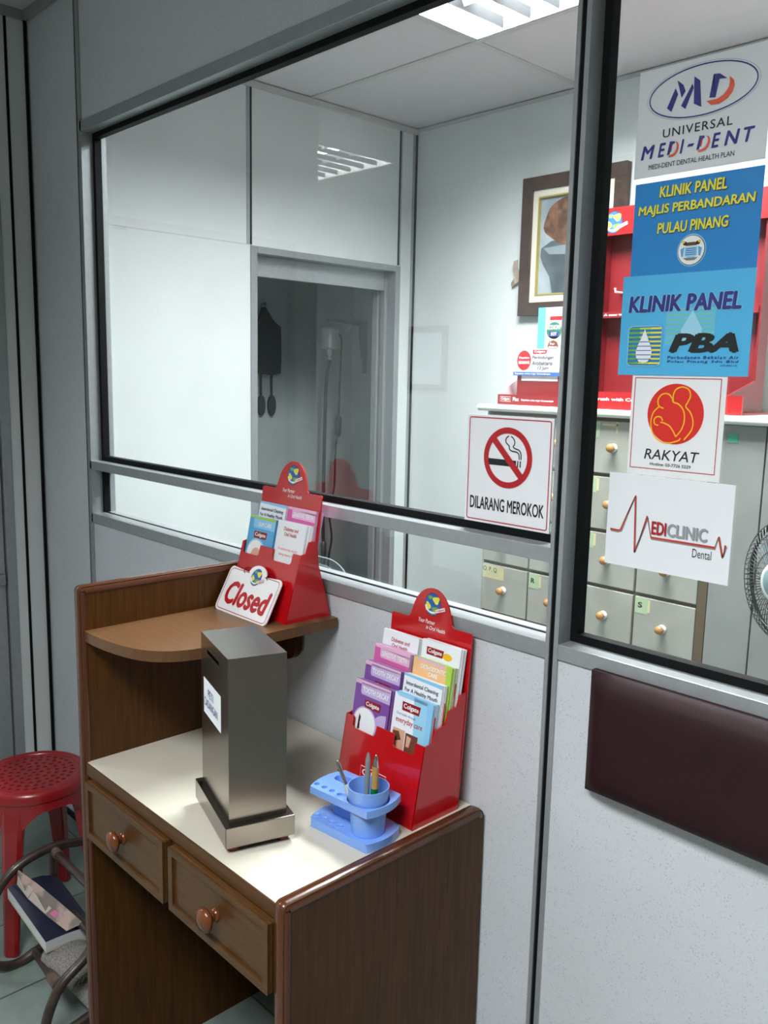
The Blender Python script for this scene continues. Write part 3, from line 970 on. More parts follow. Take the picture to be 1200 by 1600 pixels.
rows = [('gum', -1.525, -0.065, 1.191, 5, 'blue gum care leaflet in the front left pocket of the shelf rack', 'blue leaflets stacked behind the gum care one on the shelf rack'),
        ('diabetes', -1.424, -0.064, 1.194, 5, 'white diabetes leaflet in the front right pocket of the shelf rack', 'white leaflets stacked behind the diabetes one on the shelf rack'),
        ('interdental', -1.525, -0.038, 1.220, 3, 'white interdental cleaning leaflet in the rear left tier of the shelf rack', 'white leaflets stacked behind the interdental one on the shelf rack'),
        ('sensitive', -1.424, -0.038, 1.220, 5, 'pink sensitive teeth leaflet in the rear right tier of the shelf rack', 'pink leaflets stacked behind the sensitive teeth one on the shelf rack')]
for kind, xc, yt, zt_, n, la, lb in rows:
    leaflets(kind, xc, yt, zt_, 0.20, 0.185, n, la, lb, 'leaflets in the rack on the curved shelf')

# ---------------------------------------------------------------- Closed sign leaning on the shelf rack
def closed_sign():
    w, h = 0.184, 0.101
    v = Vector((0.004, -0.050, -0.088)).normalized()
    F = Frame((-1.577, -0.1115, 1.0835), Vector((1, 0, -0.012)).normalized(), v)
    t = thing('closed_sign', 'white hanging sign reading Closed leaning against the shelf rack', 'sign', (-1.48, -0.15, ZS))
    r = 0.012
    body = rrect(0, 0, w, h, r)
    # body with the round lug at its top edge
    cx, rr = w * 0.53, 0.030
    # rrect order: bottom-right, bottom-left, top-left, top-right corners
    i_tl = [i for i, p in enumerate(body) if p[1] < h / 2]
    lug = [(cx + rr * cos(a), 0.004 + 0.020 * sin(a)) for a in [pi + pi * k / 14 for k in range(15)]]
    k = i_tl[5]
    outl = body[:k + 1] + lug + body[k + 1:]
    MB().plate(F, [outl], -0.003, 0, M_WHITE).build('sign_board', t, bevel=0.0008)
    pr_ = MB()
    b = 0.005
    inner = [(b + r * 0.6, b), (cx - rr, b), (cx - rr, b)]
    bd = rrect(b, b, w - b, h - b, r * 0.75)
    i2 = [i for i, p in enumerate(bd) if p[1] < h / 2]
    # border line is open under the lug
    kk = i2[5]
    line = [(cx + rr * 0.9, b)] + bd[kk + 1:] + bd[:kk + 1] + [(cx - rr * 0.9, b)]
    pr_.stroke(F, line, 0.0016, 0.0003, M_REDP)
    pr_.text(F, 'Closed', w * 0.10, h * 0.30, w * 0.93, h * 0.82, 0.0003, M_REDP, 0.045, 0.16)
    pr_.build('red_lettering', t)
    g = MB()
    globe(g, F, cx, 0.010, 0.0175, 0.0003)
    g.build('emblem', t)
    for x in (w * 0.30, w * 0.74):
        a, b_ = F(x, 0.008, 0.002), F(x, -0.006, 0.001)
        pts = [F(x, 0.009, 0.0), F(x - 0.002, 0.005, 0.004), F(x + 0.002, -0.004, 0.004), F(x + 0.008, -0.006, 0.001), F(x + 0.012, -0.003, -0.004)]
        MB().tube(pts, 0.0008, M_GASKET, 6).build('wire_hook', t)
closed_sign()

# ================================================================= COLLECTION BOX
def coin_box():
    a = radians(-17.4)
    t = thing('collection_box', 'brushed steel coin box with slot and handwritten paper label on the desk', 'box', (-1.191, -0.349, ZT), (0, 0, a))
    mx = Matrix.Translation((-1.191, -0.349, 0)) @ Matrix.Rotation(a, 4, 'Z')
    z0 = ZT + 0.011
    MB(mx).box(-0.0985, 0.0985, -0.0595, 0.0595, z0, z0 + 0.036, M_STEEL).build('plinth', t, bevel=0.0012)
    b = MB(mx)
    bw, bd, zt0, zt1 = 0.084, 0.0495, z0 + 0.0375, 1.049
    F = Frame((-bw, -bd, zt1), (1, 0, 0), (0, 0, -1))
    s0, s1, q0, q1 = 0.24 * 2 * bw, 0.68 * 2 * bw, 0.020, 0.0265
    H = zt1 - zt0
    b.plate(F, [[(0, 0), (2 * bw, 0), (2 * bw, H), (0, H)], [(s0, q0), (s1, q0), (s1, q1), (s0, q1)]], -0.0015, 0, M_STEEL)
    b.box(-bw, bw, bd - 0.0015, bd, zt0, zt1, M_STEEL)
    b.box(-bw, -bw + 0.0015, -bd + 0.0015, bd - 0.0015, zt0, zt1, M_STEEL)
    b.box(bw - 0.0015, bw, -bd + 0.0015, bd - 0.0015, zt0, zt1, M_STEEL)
    b.box(-bw, bw, -bd, bd, zt1, zt1 + 0.0012, M_STEEL)
    b.box(-bw, bw, -bd, bd, zt0 - 0.0012, zt0, M_STEEL)
    body = b.build('body', t)
    MB(mx).box(-bw + 0.004, bw - 0.004, -bd + 0.004, bd - 0.004, z0 + 0.036, zt0 - 0.001, M_GASKET).build('seam', t)
    MB(mx).box(-bw + 0.003, bw - 0.003, -bd + 0.010, -bd + 0.012, zt1 - 0.05, zt1 - 0.003, M_GASKET).build('slot_backing', body)
    l = MB(mx)
    W = 2 * bw
    l.obox(F, W * 0.10, H * 0.275, W * 0.735, H * 0.505, 0, 0.0004, M_PAPER)
    l.text(F, 'PETI', W * 0.27, H * 0.325, W * 0.47, H * 0.375, 0.0008, M_NAVY, 0.0, 0.0)
    l.text(F, 'CADANGAN', W * 0.13, H * 0.395, W * 0.63, H * 0.45, 0.0008, M_NAVY, 0.0, 0.0)
    lbl(l.build('paper_label', body), 'white paper label with handwritten capitals')
    for x, y in ((-0.080, -0.043), (0.080, -0.043), (-0.080, 0.043), (0.080, 0.043)):
        MB(mx).lathe([(0.009, 0), (0.011, 0.004), (0.011, 0.011)], (x, y, ZT), (0, 0, 1), mat('red_rubber', '7a2a1c', 0.5), 16).build('rubber_foot', t)
coin_box()

# ================================================================= BLUE PEN STAND
M_PBLUE = mat('blue_plastic', '7aa4ea', 0.28, coat=0.3)
def pen_stand():
    a = radians(5.0)
    cx, cy = -1.038, -0.224
    t = thing('pen_stand', 'light blue plastic toothbrush stand with tumbler used for pens on the desk', 'pen stand', (cx, cy, ZT), (0, 0, a))
    mx = Matrix.Translation((cx, cy, 0)) @ Matrix.Rotation(a, 4, 'Z')
    L, D = 0.076, 0.043
    def outline(g=0.0):
        # rounded short ends, straight long sides
        p = []
        for k in range(9):
            q = -1 + 2 * k / 8
            p.append((L - 0.010 * q * q + g, q * (D + g)))
        for k in range(9):
            q = 1 - 2 * k / 8
            p.append((-L + 0.010 * q * q - g, q * (D + g)))
        return p
    zt = ZT + 0.074
    F = Frame((0, 0, 0), (1, 0, 0), (0, 1, 0), (0, 0, 1))
    MB(mx).prism(outline(), 'z', ZT + 0.0005, ZT + 0.016, M_PBLUE).build('base_plate', t, bevel=0.005, seg=3)
    cup = (0.036, -0.006)
    holes = [circle(cup[0], cup[1], 0.0365, n=32)]
    holes += [circle(-0.064 + 0.0185 * k, -0.029, 0.0052, n=14) for k in range(4)]
    holes += [rrect(-0.060, 0.004, -0.012, 0.026, 0.010)]
    MB(mx).plate(F, [outline()] + holes, zt - 0.013, zt, M_PBLUE).build('top_plate', t, bevel=0.0015)
    MB(mx).box(-0.050, -0.004, -0.006, 0.030, ZT + 0.015, zt - 0.012, M_PBLUE).build('column', t, bevel=0.006, seg=3)
    pits = MB(mx)
    for k in range(4):
        pits.lathe([(0.0, 0.0), (0.0045, 0.0002), (0.0058, 0.0012), (0.0062, 0.0)], (-0.064 + 0.0185 * k, -0.029, ZT + 0.0160), (0, 0, 1), M_PBLUE, 14)
    pits.build('drip_ring', t)
    z0 = ZT + 0.0165
    prof = [(0.0, 0.0), (0.0265, 0.0), (0.0285, 0.002), (0.0350, 0.079), (0.0352, 0.081), (0.0338, 0.081), (0.0270, 0.004), (0.0, 0.004)]
    prof = [(r, h) for r, h in prof]
    MB(mx).lathe([(0.028, 0.0)] + prof[2:7] + [(0.0, 0.004)], (cup[0], cup[1], z0), (0, 0, 1), M_PBLUE, 40).build('tumbler', t)
    return mx @ Vector((cup[0], cup[1], z0 + 0.0045))
cupb = pen_stand()
def pen(label, foot, tip, parts):
    t = thing('pen', label, 'pen', foot)
    A, B = Vector(foot), Vector(tip)
    d = (B - A)
    L = d.length
    d.normalize()
    for nm, prof, mt in parts:
        MB().lathe([(r, h * L) for r, h in prof], A, d, mt, 16).build(nm, t)
M_CHROME = mat('chrome', 'c9ccd0', 0.12, 1.0)
M_CLEAR = glass_mat('clear_plastic', 'dfe6e6', 1.35)
pen('tan and green ballpoint with silver tip standing in the blue tumbler', cupb + Vector((0.012, 0.000, 0)), cupb + Vector((0.0105, 0.006, 0.133)),
    [('green_grip', [(0.0052, 0.0), (0.0062, 0.25), (0.0062, 0.56)], mat('green_metallic', '0f8a3c', 0.2, 0.5)),
     ('tan_barrel', [(0.0062, 0.56), (0.0056, 0.70), (0.0060, 0.84)], mat('tan_card', 'b08a4a', 0.5)),
     ('silver_tip', [(0.0055, 0.84), (0.0042, 0.92), (0.0020, 0.985), (0.0, 1.0)], M_CHROME)])
pen('clear plastic pen standing upright beside the tan pen', cupb + Vector((0.000, -0.006, 0)), cupb + Vector((0.000, -0.002, 0.136)),
    [('barrel', [(0.0035, 0.0), (0.0045, 0.05), (0.0045, 0.90), (0.0018, 0.98), (0.0, 1.0)], mat('translucent_grey', 'aab2b6', 0.15, trans=0.5)),
     ('refill', [(0.0014, 0.02), (0.0014, 0.88)], M_GREY)])
pen('slim silver pen with pale grip leaning to the left in the tumbler', cupb + Vector((-0.006, -0.010, 0)), cupb + Vector((-0.058, -0.020, 0.106)),
    [('pale_grip', [(0.0042, 0.0), (0.0046, 0.3), (0.0044, 0.64)], mat('pale_rubber', 'b9bdb4', 0.5)),
     ('silver_barrel', [(0.0028, 0.64), (0.0032, 0.68), (0.0032, 0.96), (0.0016, 1.0)], M_CHROME)])

# ================================================================= STOOL
M_STOOL = mat('red_stool_plastic', '86161a', 0.3, coat=0.25)
def stool():
    cx, cy, R, H = -2.245, -0.306, 0.132, 0.425
    t = thing('plastic_stool', 'red plastic stool with perforated round seat left of the desk', 'stool', (cx, cy, 0))
    F = Frame((cx, cy, 0), (1, 0, 0), (0, 1, 0), (0, 0, 1))
    holes = []
    for ring, cnt in ((0.0, 1), (0.020, 6), (0.040, 12), (0.060, 18), (0.080, 24), (0.099, 30)):
        for k in range(cnt):
            a = 2 * pi * k / cnt + ring * 9
            holes.append(circle(ring * cos(a), ring * sin(a), 0.0055, n=8))
    MB().plate(F, [circle(0, 0, R - 0.014, n=48)] + holes, H - 0.010, H - 0.006, M_STOOL).build('seat', t)
    prof = [(R - 0.015, H - 0.009), (R - 0.013, H - 0.003), (R - 0.006, H), (R + 0.004, H - 0.004), (R + 0.009, H - 0.014), (R + 0.010, H - 0.030),
            (R + 0.007, H - 0.030), (R + 0.006, H - 0.016), (R, H - 0.010), (R - 0.014, H - 0.012)]
    MB().lathe(prof, (cx, cy, 0), (0, 0, 1), M_STOOL, 48).build('rim', t)
    # apron: ring whose lower edge arches up between the legs
    n = 96
    ap, fa = [], []
    for k in range(n):
        a = 2 * pi * k / n
        c = abs(sin(2 * a))      # legs stand on the diagonals
        zb = H - 0.052 - 0.06 * max(0.0, c) ** 4
        for r, z in ((R + 0.004, H - 0.026), (R + 0.012, zb), (R + 0.009, zb), (R + 0.001, H - 0.026)):
            ap.append((cx + r * cos(a), cy + r * sin(a), z))
    for k in range(n):
        j = (k + 1) % n
        for q in range(4):
            p = (q + 1) % 4
            fa.append((k * 4 + q, k * 4 + p, j * 4 + p, j * 4 + q))
    MB().add(ap, fa, M_STOOL, True).build('apron', t)
    # four splayed channel-shaped legs
    for ang in (-pi / 4, pi / 4, 3 * pi / 4, 5 * pi / 4):
        pass
    for k in range(4):
        ang = k * pi / 2 - pi / 4
        d = Vector((cos(ang), sin(ang), 0)); s = Vector((-sin(ang), cos(ang), 0))
        rows_ = [(H - 0.035, R - 0.002, 0.040), (H - 0.10, R + 0.012, 0.030), (0.10, 0.172, 0.022), (0.0, 0.181, 0.021)]
        vv, ff = [], []
        for z, r, hw in rows_:
            dep = 0.030 if z > 0.3 else 0.024
            for o_, w_ in ((-dep, -hw * 0.75), (-0.004, -hw), (0.004, -hw * 0.55), (0.004, hw * 0.55), (-0.004, hw), (-dep, hw * 0.75)):
                vv.append(Vector((cx, cy, z)) + d * (r + o_) + s * w_)
        m_ = 6
        for i in range(3):
            for j in range(m_):
                jj = (j + 1) % m_
                ff.append((i * m_ + j, i * m_ + jj, (i + 1) * m_ + jj, (i + 1) * m_ + j))
        ff += [tuple(range(5, -1, -1)), tuple(range(18, 24))]
        MB().add(vv, ff, M_STOOL).build('leg', t, bevel=0.004, seg=2)
stool()

# ================================================================= RATTAN MAGAZINE RACK
M_CANE = noise_mat('rattan_cane', '3d2f28', '2a1f19', (1, 1, 1), 30, 4, 0.35, 0.65, 0.4, coat=0.2)
M_WRAP = noise_mat('rattan_wrap', '6b5748', '4d3d33', (1, 1, 1), 80, 3, 0.35, 0.65, 0.45)
def spline(pts, n=8, closed=False):
    P = [Vector(p) for p in pts]
    out = []
    m = len(P)
    for i in range(m if closed else m - 1):
        p0 = P[(i - 1) % m] if (closed or i > 0) else P[i]
        p1, p2 = P[i], P[(i + 1) % m]
        p3 = P[(i + 2) % m] if (closed or i < m - 2) else P[(i + 1) % m]
        for k in range(n):
            t = k / n
            out.append(0.5 * ((2 * p1) + (p2 - p0) * t + (2 * p0 - 5 * p1 + 4 * p2 - p3) * t * t + (3 * p1 - p0 - 3 * p2 + p3) * t ** 3))
    if not closed:
        out.append(P[-1])
    return out
def rattan_rack():
    t = thing('magazine_rack', 'dark bent cane magazine rack on the floor left of the desk', 'magazine rack', (-1.92, -0.30, 0))
    X = -2.07
    hp = [(-0.20, 0.262), (-0.261, 0.276), (-0.332, 0.289), (-0.399, 0.279), (-0.444, 0.256), (-0.480, 0.215), (-0.510, 0.150), (-0.512, 0.080), (-0.492, 0.035),
          (-0.455, 0.0125), (-0.420, 0.011), (-0.385, 0.022), (-0.33, 0.030), (-0.25, 0.022), (-0.20, 0.0125), (-0.15, 0.022), (-0.125, 0.10), (-0.145, 0.20)]
    MB().tube(spline([(X, y, z) for y, z in hp], 6, True), 0.0115, M_CANE, 10, True).build('hoop', t)
    X2 = -1.76
    hp2 = [(-0.20, 0.262), (-0.261, 0.276), (-0.30, 0.262), (-0.350, 0.215), (-0.397, 0.170), (-0.449, 0.135), (-0.476, 0.092), (-0.490, 0.045),
           (-0.480, 0.0125), (-0.44, 0.012), (-0.38, 0.022), (-0.30, 0.028), (-0.22, 0.018), (-0.17, 0.0125), (-0.13, 0.05), (-0.125, 0.13), (-0.145, 0.20)]
    MB().tube(spline([(X2, y, z) for y, z in hp2], 6, True), 0.0115, M_CANE, 10, True).build('hoop', t)
    MB().tube([(X, -0.332, 0.285), (X, -0.337, 0.022)], 0.0105, M_CANE, 10).build('upright', t)
    for y, z in ((-0.332, 0.280), (-0.337, 0.162)):
        b = MB().tube([(X - 0.012, y, z), (X2 + 0.01, y, z - 0.005)], 0.0105, M_CANE, 10).build('cross_bar', t)
        MB().tube([(X - 0.010, y, z), (X + 0.035, y, z)], 0.0125, M_WRAP, 12).build('cane_wrapping', b)
    b = MB().tube([(X, -0.389, 0.022), (X2 + 0.005, -0.455, 0.128)], 0.0105, M_CANE, 10).build('cross_bar', t)
    MB().tube([(X2 - 0.085, -0.437, 0.099), (X2 - 0.02, -0.450, 0.121)], 0.0135, M_WRAP, 12).build('cane_wrapping', b)
    MB().tube([(X, -0.16, 0.230), (X2, -0.16, 0.225)], 0.0105, M_CANE, 10).build('cross_bar', t)
    MB().tube([(X, -0.30, 0.035), (X2, -0.30, 0.035)], 0.0105, M_CANE, 10).build('cross_bar', t)
rattan_rack()

def sheet_pile(name, label, cat, corners, thick, layers, wob=0.002):
    """a pile of paper whose top face passes through four corners; layers = list of (material, fraction)"""
    A, B, C, D = [Vector(c) for c in corners]        # A-B near edge, D-C far edge
    n = (B - A).cross(D - A).normalized()
    if n.z < 0:
        n = -n
    mb = MB()
    z = 0.0
    for i, (mt, fr) in enumerate(layers):
        o0, o1 = -n * z, -n * (z + thick * fr)
        z += thick * fr
        j = Vector((random.uniform(-wob, wob), random.uniform(-wob, wob), 0))
        v = [p + o0 + j for p in (A, B, C, D)] + [p + o1 + j for p in (A, B, C, D)]
        mb.add(v, [(0, 1, 2, 3), (7, 6, 5, 4), (0, 4, 5, 1), (1, 5, 6, 2), (2, 6, 7, 3), (3, 7, 4, 0)], mt)
    o = mb.build(name)
    tag(o, label, cat)
    return o
M_PAGES = noise_mat('page_edges', 'c9ced0', 'b4b9ba', (1, 1, 200), 8, 3, 0.3, 0.7, 0.7)
M_NAVYC = mat('navy_cover', '15172f', 0.4)
M_NEWS = noise_mat('newsprint', '85827d', '63615e', (1, 1, 1), 260, 3, 0.40, 0.62, 0.8)
M_FLYER = noise_mat('flyer_print', 'a89088', '6f655f', (1, 1, 1), 18, 4, 0.45, 0.58, 0.6)

def bent_book():
    t = thing('magazine', 'thick magazine with navy cover drooping over the front of the cane rack', 'magazine', (-1.98, -0.42, 0.18))
    # section profile runs from the spine side (inside the rack) over the front bar and droops outwards
    prof = [(-0.325, -0.016), (-0.345, 0.000), (-0.370, 0.009), (-0.400, 0.012), (-0.428, 0.013), (-0.454, 0.013)]
    def slab(o0, o1, mt, x0, x1, e=0.0):
        mb = MB()
        vv, ff = [], []
        n = len(prof)
        for i, (y, dz) in enumerate(prof):
            a = Vector(prof[max(i - 1, 0)]); b = Vector(prof[min(i + 1, n - 1)])
            d = (b - a).normalized(); nr = Vector((-d.y, d.x)) * (1 if d.x < 0 else -1)
            nr = -nr if nr.y < 0 else nr
            for o in (o0, o1):
                q = Vector((y, dz)) + nr * o
                yy = q.x - (e if i == n - 1 else 0)
                vv.append((x0, yy, q.y + 0.219)); vv.append((x1, yy + 0.029, q.y + 0.138))
        for i in range(n - 1):
            p, q = i * 4, (i + 1) * 4
            ff += [(p, q, q + 1, p + 1), (p + 2, p + 3, q + 3, q + 2), (p, p + 2, q + 2, q), (p + 1, q + 1, q + 3, p + 3)]
        ff += [(0, 1, 3, 2), (4 * n - 4, 4 * n - 2, 4 * n - 1, 4 * n - 3)]
        mb.add(vv, ff, mt)
        return mb
    slab(-0.030, -0.024, mat('cream_cover', 'b9b49a', 0.6), -2.058, -1.905).build('back_cover', t)
    slab(-0.024, -0.001, M_PAGES, -2.058, -1.905).build('pages', t)
    slab(-0.001, 0.001, M_NAVYC, -2.058, -1.905).build('front_cover', t)
bent_book()

def flyer():
    mb = MB()
    P = [[(-2.055, -0.428, 0.268), (-2.005, -0.402, 0.244), (-1.945, -0.368, 0.204), (-1.893, -0.338, 0.166)],
         [(-2.050, -0.434, 0.236), (-2.008, -0.424, 0.212), (-1.955, -0.400, 0.182), (-1.905, -0.374, 0.156)]]
    F0 = [Vector(p) for p in P[0]]; F1 = [Vector(p) for p in P[1]]
    vv = [p for p in F0] + [p for p in F1] + [p + Vector((0, 0.0015, 0.0005)) for p in F0] + [p + Vector((0, 0.0015, 0.0005)) for p in F1]
    ff = []
    for i in range(3):
        ff += [(i, i + 1, 5 + i, 4 + i), (8 + i, 12 + i, 13 + i, 9 + i), (i, 8 + i, 9 + i, i + 1), (4 + i, 5 + i, 13 + i, 12 + i)]
    ff += [(0, 4, 12, 8), (3, 11, 15, 7)]
    mb.add(vv, ff, M_FLYER)
    # pale text block and a pink mark
    def q(i0, t0, t1, s0, s1, mt, up):
        a, b = F0[i0], F0[i0 + 1]; c, d = F1[i0], F1[i0 + 1]
        def pt(s, t):
            return (a.lerp(b, s)).lerp(c.lerp(d, s), t) + Vector((0.0002, -0.0005, 0.0006)) * up
        mb.add([pt(s0, t0), pt(s1, t0), pt(s1, t1), pt(s0, t1)], [(0, 1, 2, 3)], mt)
    q(0, 0.35, 0.97, 0.05, 0.98, M_PALEPINK if False else mat('flyer_pale', 'b0a59e', 0.6), 1)
    q(1, 0.5, 0.97, 0.02, 0.9, mat('flyer_pale', 'b0a59e', 0.6), 1)
    for k in range(4):
        q(0, 0.50 + 0.1 * k, 0.54 + 0.1 * k, 0.15, 0.8, M_GREY, 2)
    q(2, 0.45, 0.8, 0.0, 0.25, mat('flyer_pink', 'c0618a', 0.5), 2)
    tag(mb.build('flyer'), 'crumpled colour flyer lying on the navy covered magazine in the cane rack', 'flyer')
flyer()
def folded_news(label, cx, cy, z, ang, w=0.05):
    mb = MB()
    for k in range(4):
        r = 0.010 + 0.008 * k
        pts = [(-1.93 + cx, cy - r * cos(a) * 1.6, z - 0.01 - 0.006 * k + r * sin(a)) for a in [0.1 + 2.6 * q / 8 for q in range(9)]]
        vv, ff = [], []
        for p in pts:
            vv += [p, (p[0] + 0.15, p[1] + 0.01, p[2] - 0.005), (p[0], p[1], p[2] - 0.003), (p[0] + 0.15, p[1] + 0.01, p[2] - 0.008)]
        for i in range(8):
            a, b = i * 4, (i + 1) * 4
            ff += [(a, b, b + 1, a + 1), (a + 2, a + 3, b + 3, b + 2), (a, a + 2, b + 2, b), (a + 1, b + 1, b + 3, a + 3)]
        ff += [(0, 1, 3, 2), (32, 34, 35, 33)]
        mb.add(vv, ff, M_NEWS, True)
    return tag(mb.build('newspaper'), label, 'newspaper', 'papers in the cane rack')
folded_news('grey folded newspaper directly under the navy magazine in the cane rack', 0.0, -0.375, 0.120, 0)
folded_news('grey folded newspaper lowest in the cane rack beside the desk panel', 0.035, -0.350, 0.082, 0)
sheet_pile('booklet', 'white booklet tucked behind the lower cane bar beside the desk panel', 'booklet',
           [(-1.985, -0.262, 0.125), (-1.85, -0.262, 0.108), (-1.85, -0.205, 0.190), (-1.985, -0.205, 0.205)], 0.006, [(M_PAPER, 0.6), (M_PAGES, 0.4)])
sheet_pile('booklet', 'blue and white booklet standing between the cane bars beside the desk', 'booklet',
           [(-1.97, -0.232, 0.190), (-1.85, -0.232, 0.175), (-1.85, -0.190, 0.262), (-1.97, -0.190, 0.272)], 0.006, [(mat('slate_cover', '5d7a8c', 0.5), 0.5), (M_PAPER, 0.5)])

# ================================================================= PADDED BACKREST ON THE PARTITION
M_MAROON = noise_mat('maroon_vinyl', '2a0e13', '220a0f', (1, 1, 1), 25, 4, 0.35, 0.65, 0.58, spec=0.3)
def backrest():
    x0, x1, z0, z1 = -0.722, 0.62, 0.850, 1.050
    t = thing('padded_backrest', 'maroon vinyl padded backrest fixed to the partition below the poster window', 'backrest', ((x0 + x1) / 2, 0, (z0 + z1) / 2))
    nx, nz = 60, 20
    vv, ff = [], []
    for i in range(nx + 1):
        for j in range(nz + 1):
            u, v = i / nx, j / nz
            ex = min(1.0, min(u, 1 - u) * (x1 - x0) / 0.05); ez = min(1.0, min(v, 1 - v) * (z1 - z0) / 0.045)
            k = lambda q: (1 - (1 - q) ** 2.4) ** 0.5 if q < 1 else 1.0
            bul = 0.012 + 0.024 * k(ex) * k(ez)
            # the padding is fullest along its lower middle
            bul += 0.012 * sin(pi * min(1, u)) * (1 - v) * k(ex) * k(ez)
            vv.append((x0 + (x1 - x0) * u, -bul, z0 + (z1 - z0) * v))
    w = nz + 1
    for i in range(nx):
        for j in range(nz):
            ff.append((i * w + j, (i + 1) * w + j, (i + 1) * w + j + 1, i * w + j + 1))
    mb = MB().add(vv, ff, M_MAROON, True)
    rim = [i * w for i in range(nx + 1)] + [nx * w + j for j in range(1, nz + 1)] + [i * w + nz for i in range(nx - 1, -1, -1)] + [j for j in range(nz - 1, 0, -1)]
    front = [vv[i] for i in rim]
    back = [(p[0], -0.001, p[2]) for p in front]
    n = len(rim)
    mb.add(front + back, [(i, (i + 1) % n, (i + 1) % n + n, i + n) for i in range(n)], M_MAROON, True)
    mb.build('cushion', t)
    MB().box(x0 + 0.01, x1 - 0.01, -0.008, 0.002, z0 + 0.01, z1 - 0.008, mat('plywood', '6b5236', 0.6)).build('backing_board', t)
backrest()

# ================================================================= POSTERS ON THE GLASS
GY = 0.0432
def poster(name, label, x0, x1, z0, z1, m, y=GY, cat='poster', th=0.0005, skew=0.0):
    t = thing(name, label, cat, ((x0 + x1) / 2, y, (z0 + z1) / 2))
    F = Frame((x0, y - th, z1), (x1 - x0, 0, 0), (0, 0, -(z1 - z0)), (0, -1, 0))
    MB().obox(F, 0, 0, 1, 1, -th, 0, m).build('sheet', t)
    return t, F, (x1 - x0) / (z1 - z0)
E1 = 0.0004

# --- dental plan poster
t, F, asp = poster('clinic_poster', 'grey white dental plan poster with MD oval at the top of the right pane', -0.735, -0.539, 1.797, 1.947,
                   mat('poster_grey_white', 'e2e7ec', 0.45))
em = MB()
em.stroke(F, circle(0.5, 0.29, 0.405, 0.225, 48), 0.012, E1, M_NAVY, True, asp)
em.stroke(F, circle(0.5, 0.29, 0.425, 0.242, 48), 0.003, E1, M_GREY, True, asp)
def cv(pts):
    return [((x - 10) / 1215.0, (y - 180 + 0.225 * x) / 1065.0) for x, y in pts]
for pts in ([(300, 525), (345, 560), (400, 390), (372, 330)], [(385, 258), (445, 300), (470, 360), (435, 425)],
            [(435, 500), (478, 530), (545, 330), (530, 290)], [(543, 222), (600, 262), (628, 510), (555, 480)]):
    em.poly(F, cv(pts), E1, M_NAVY)
em.poly(F, cv([(720, 205), (715, 240), (775, 250), (750, 420), (695, 425)]), E1, M_NAVY)
em.poly(F, cv([(720, 205), (775, 200), (845, 245), (775, 250), (716, 243)]), E1, M_NAVY)
cr = [(865, 225), (905, 262), (915, 310), (900, 370), (860, 430), (790, 480), (715, 492), (670, 455)]
ci = [(868, 280), (865, 320), (850, 350), (820, 395), (765, 435)]
em.poly(F, cv(cr[:4] + ci[2::-1]), E1, M_ORANGE)
em.poly(F, cv([cr[3], cr[4], cr[5], ci[4], ci[3], ci[2]]), E1, M_ORANGE)
em.poly(F, cv([cr[5], cr[6], cr[7], ci[4]]), E1, M_ORANGE)
em.build('emblem', t)
lt = MB()
lt.text(F, 'UNIVERSAL', 0.22, 0.575, 0.75, 0.655, E1, M_BLACK, 0.008, 0.0, 1.15)
for i, (ch, u0, u1) in enumerate((('M', .05, .16), ('E', .19, .25), ('D', .265, .345), ('I', .365, .395), ('-', .42, .475), ('D', .495, .585),
                                  ('E', .605, .67), ('N', .70, .81), ('T', .835, .915))):
    if ch == 'D':
        lt.text(F, ch, u0 + .012, .705, u1 + .010, .845, E1, M_ORANGE, 0.03, 0.2)
        lt.text(F, ch, u0, .70, u1 - .006, .825, 2 * E1, mat('poster_grey_white', 'e2e7ec'), 0.05, 0.2)
        lt.poly(F, [(u0 + .018, .70), (u0 + .055, .705), (u0 + .06, .725), (u0 + .035, .73), (u0 + .022, .82), (u0, .825)], 3 * E1, M_NAVY)
    elif ch == '-':
        lt.poly(F, [(u0 + .01, .755), (u1, .755), (u1 - .01, .78), (u0, .78)], E1, M_NAVY)
    else:
        lt.text(F, ch, u0, .70, u1, .83, E1, M_NAVY, 0.03, 0.2)
lt.text(F, 'MEDI-DENT DENTAL HEALTH PLAN', 0.12, 0.885, 0.78, 0.93, E1, M_BLACK, 0.006)
lt.build('lettering', t)

# --- municipal clinic poster
t, F, asp = poster('clinic_poster', 'deep blue panel clinic poster with yellow lettering and round crest', -0.731, -0.538, 1.650, 1.789, M_BLUE)
lt = MB()
for s_, u0, u1, v0, v1 in (('KLINIK PANEL', .21, .74, .055, .17), ('MAJLIS PERBANDARAN', .04, .955, .235, .36), ('PULAU PINANG', .21, .77, .425, .54)):
    lt.text(F, s_, u0 - .004, v0 + .002, u1 + .006, v1 + .008, E1, M_BLACK, 0.062, 0.08)
    lt.text(F, s_, u0, v0, u1, v1, 2 * E1, M_YEL, 0.034, 0.08)
lt.build('lettering', t)
em = MB()
em.poly(F, circle(.5, .735, .115, .115 * asp * 1.02, 32), E1, M_SKY2)
em.poly(F, circle(.5, .735, .108, .108 * asp * 1.02, 32), 2 * E1, M_BLACK)
em.poly(F, circle(.5, .735, .103, .103 * asp * 1.02, 32), 3 * E1, M_WHITE)
em.poly(F, [(.45, .70), (.55, .70), (.55, .79), (.5, .825), (.45, .79)], 4 * E1, M_SKY2)
for k in range(4):
    em.poly(F, [(.46, .715 + .02 * k), (.54, .715 + .02 * k), (.54, .722 + .02 * k), (.46, .722 + .02 * k)], 5 * E1, M_BLUEP)
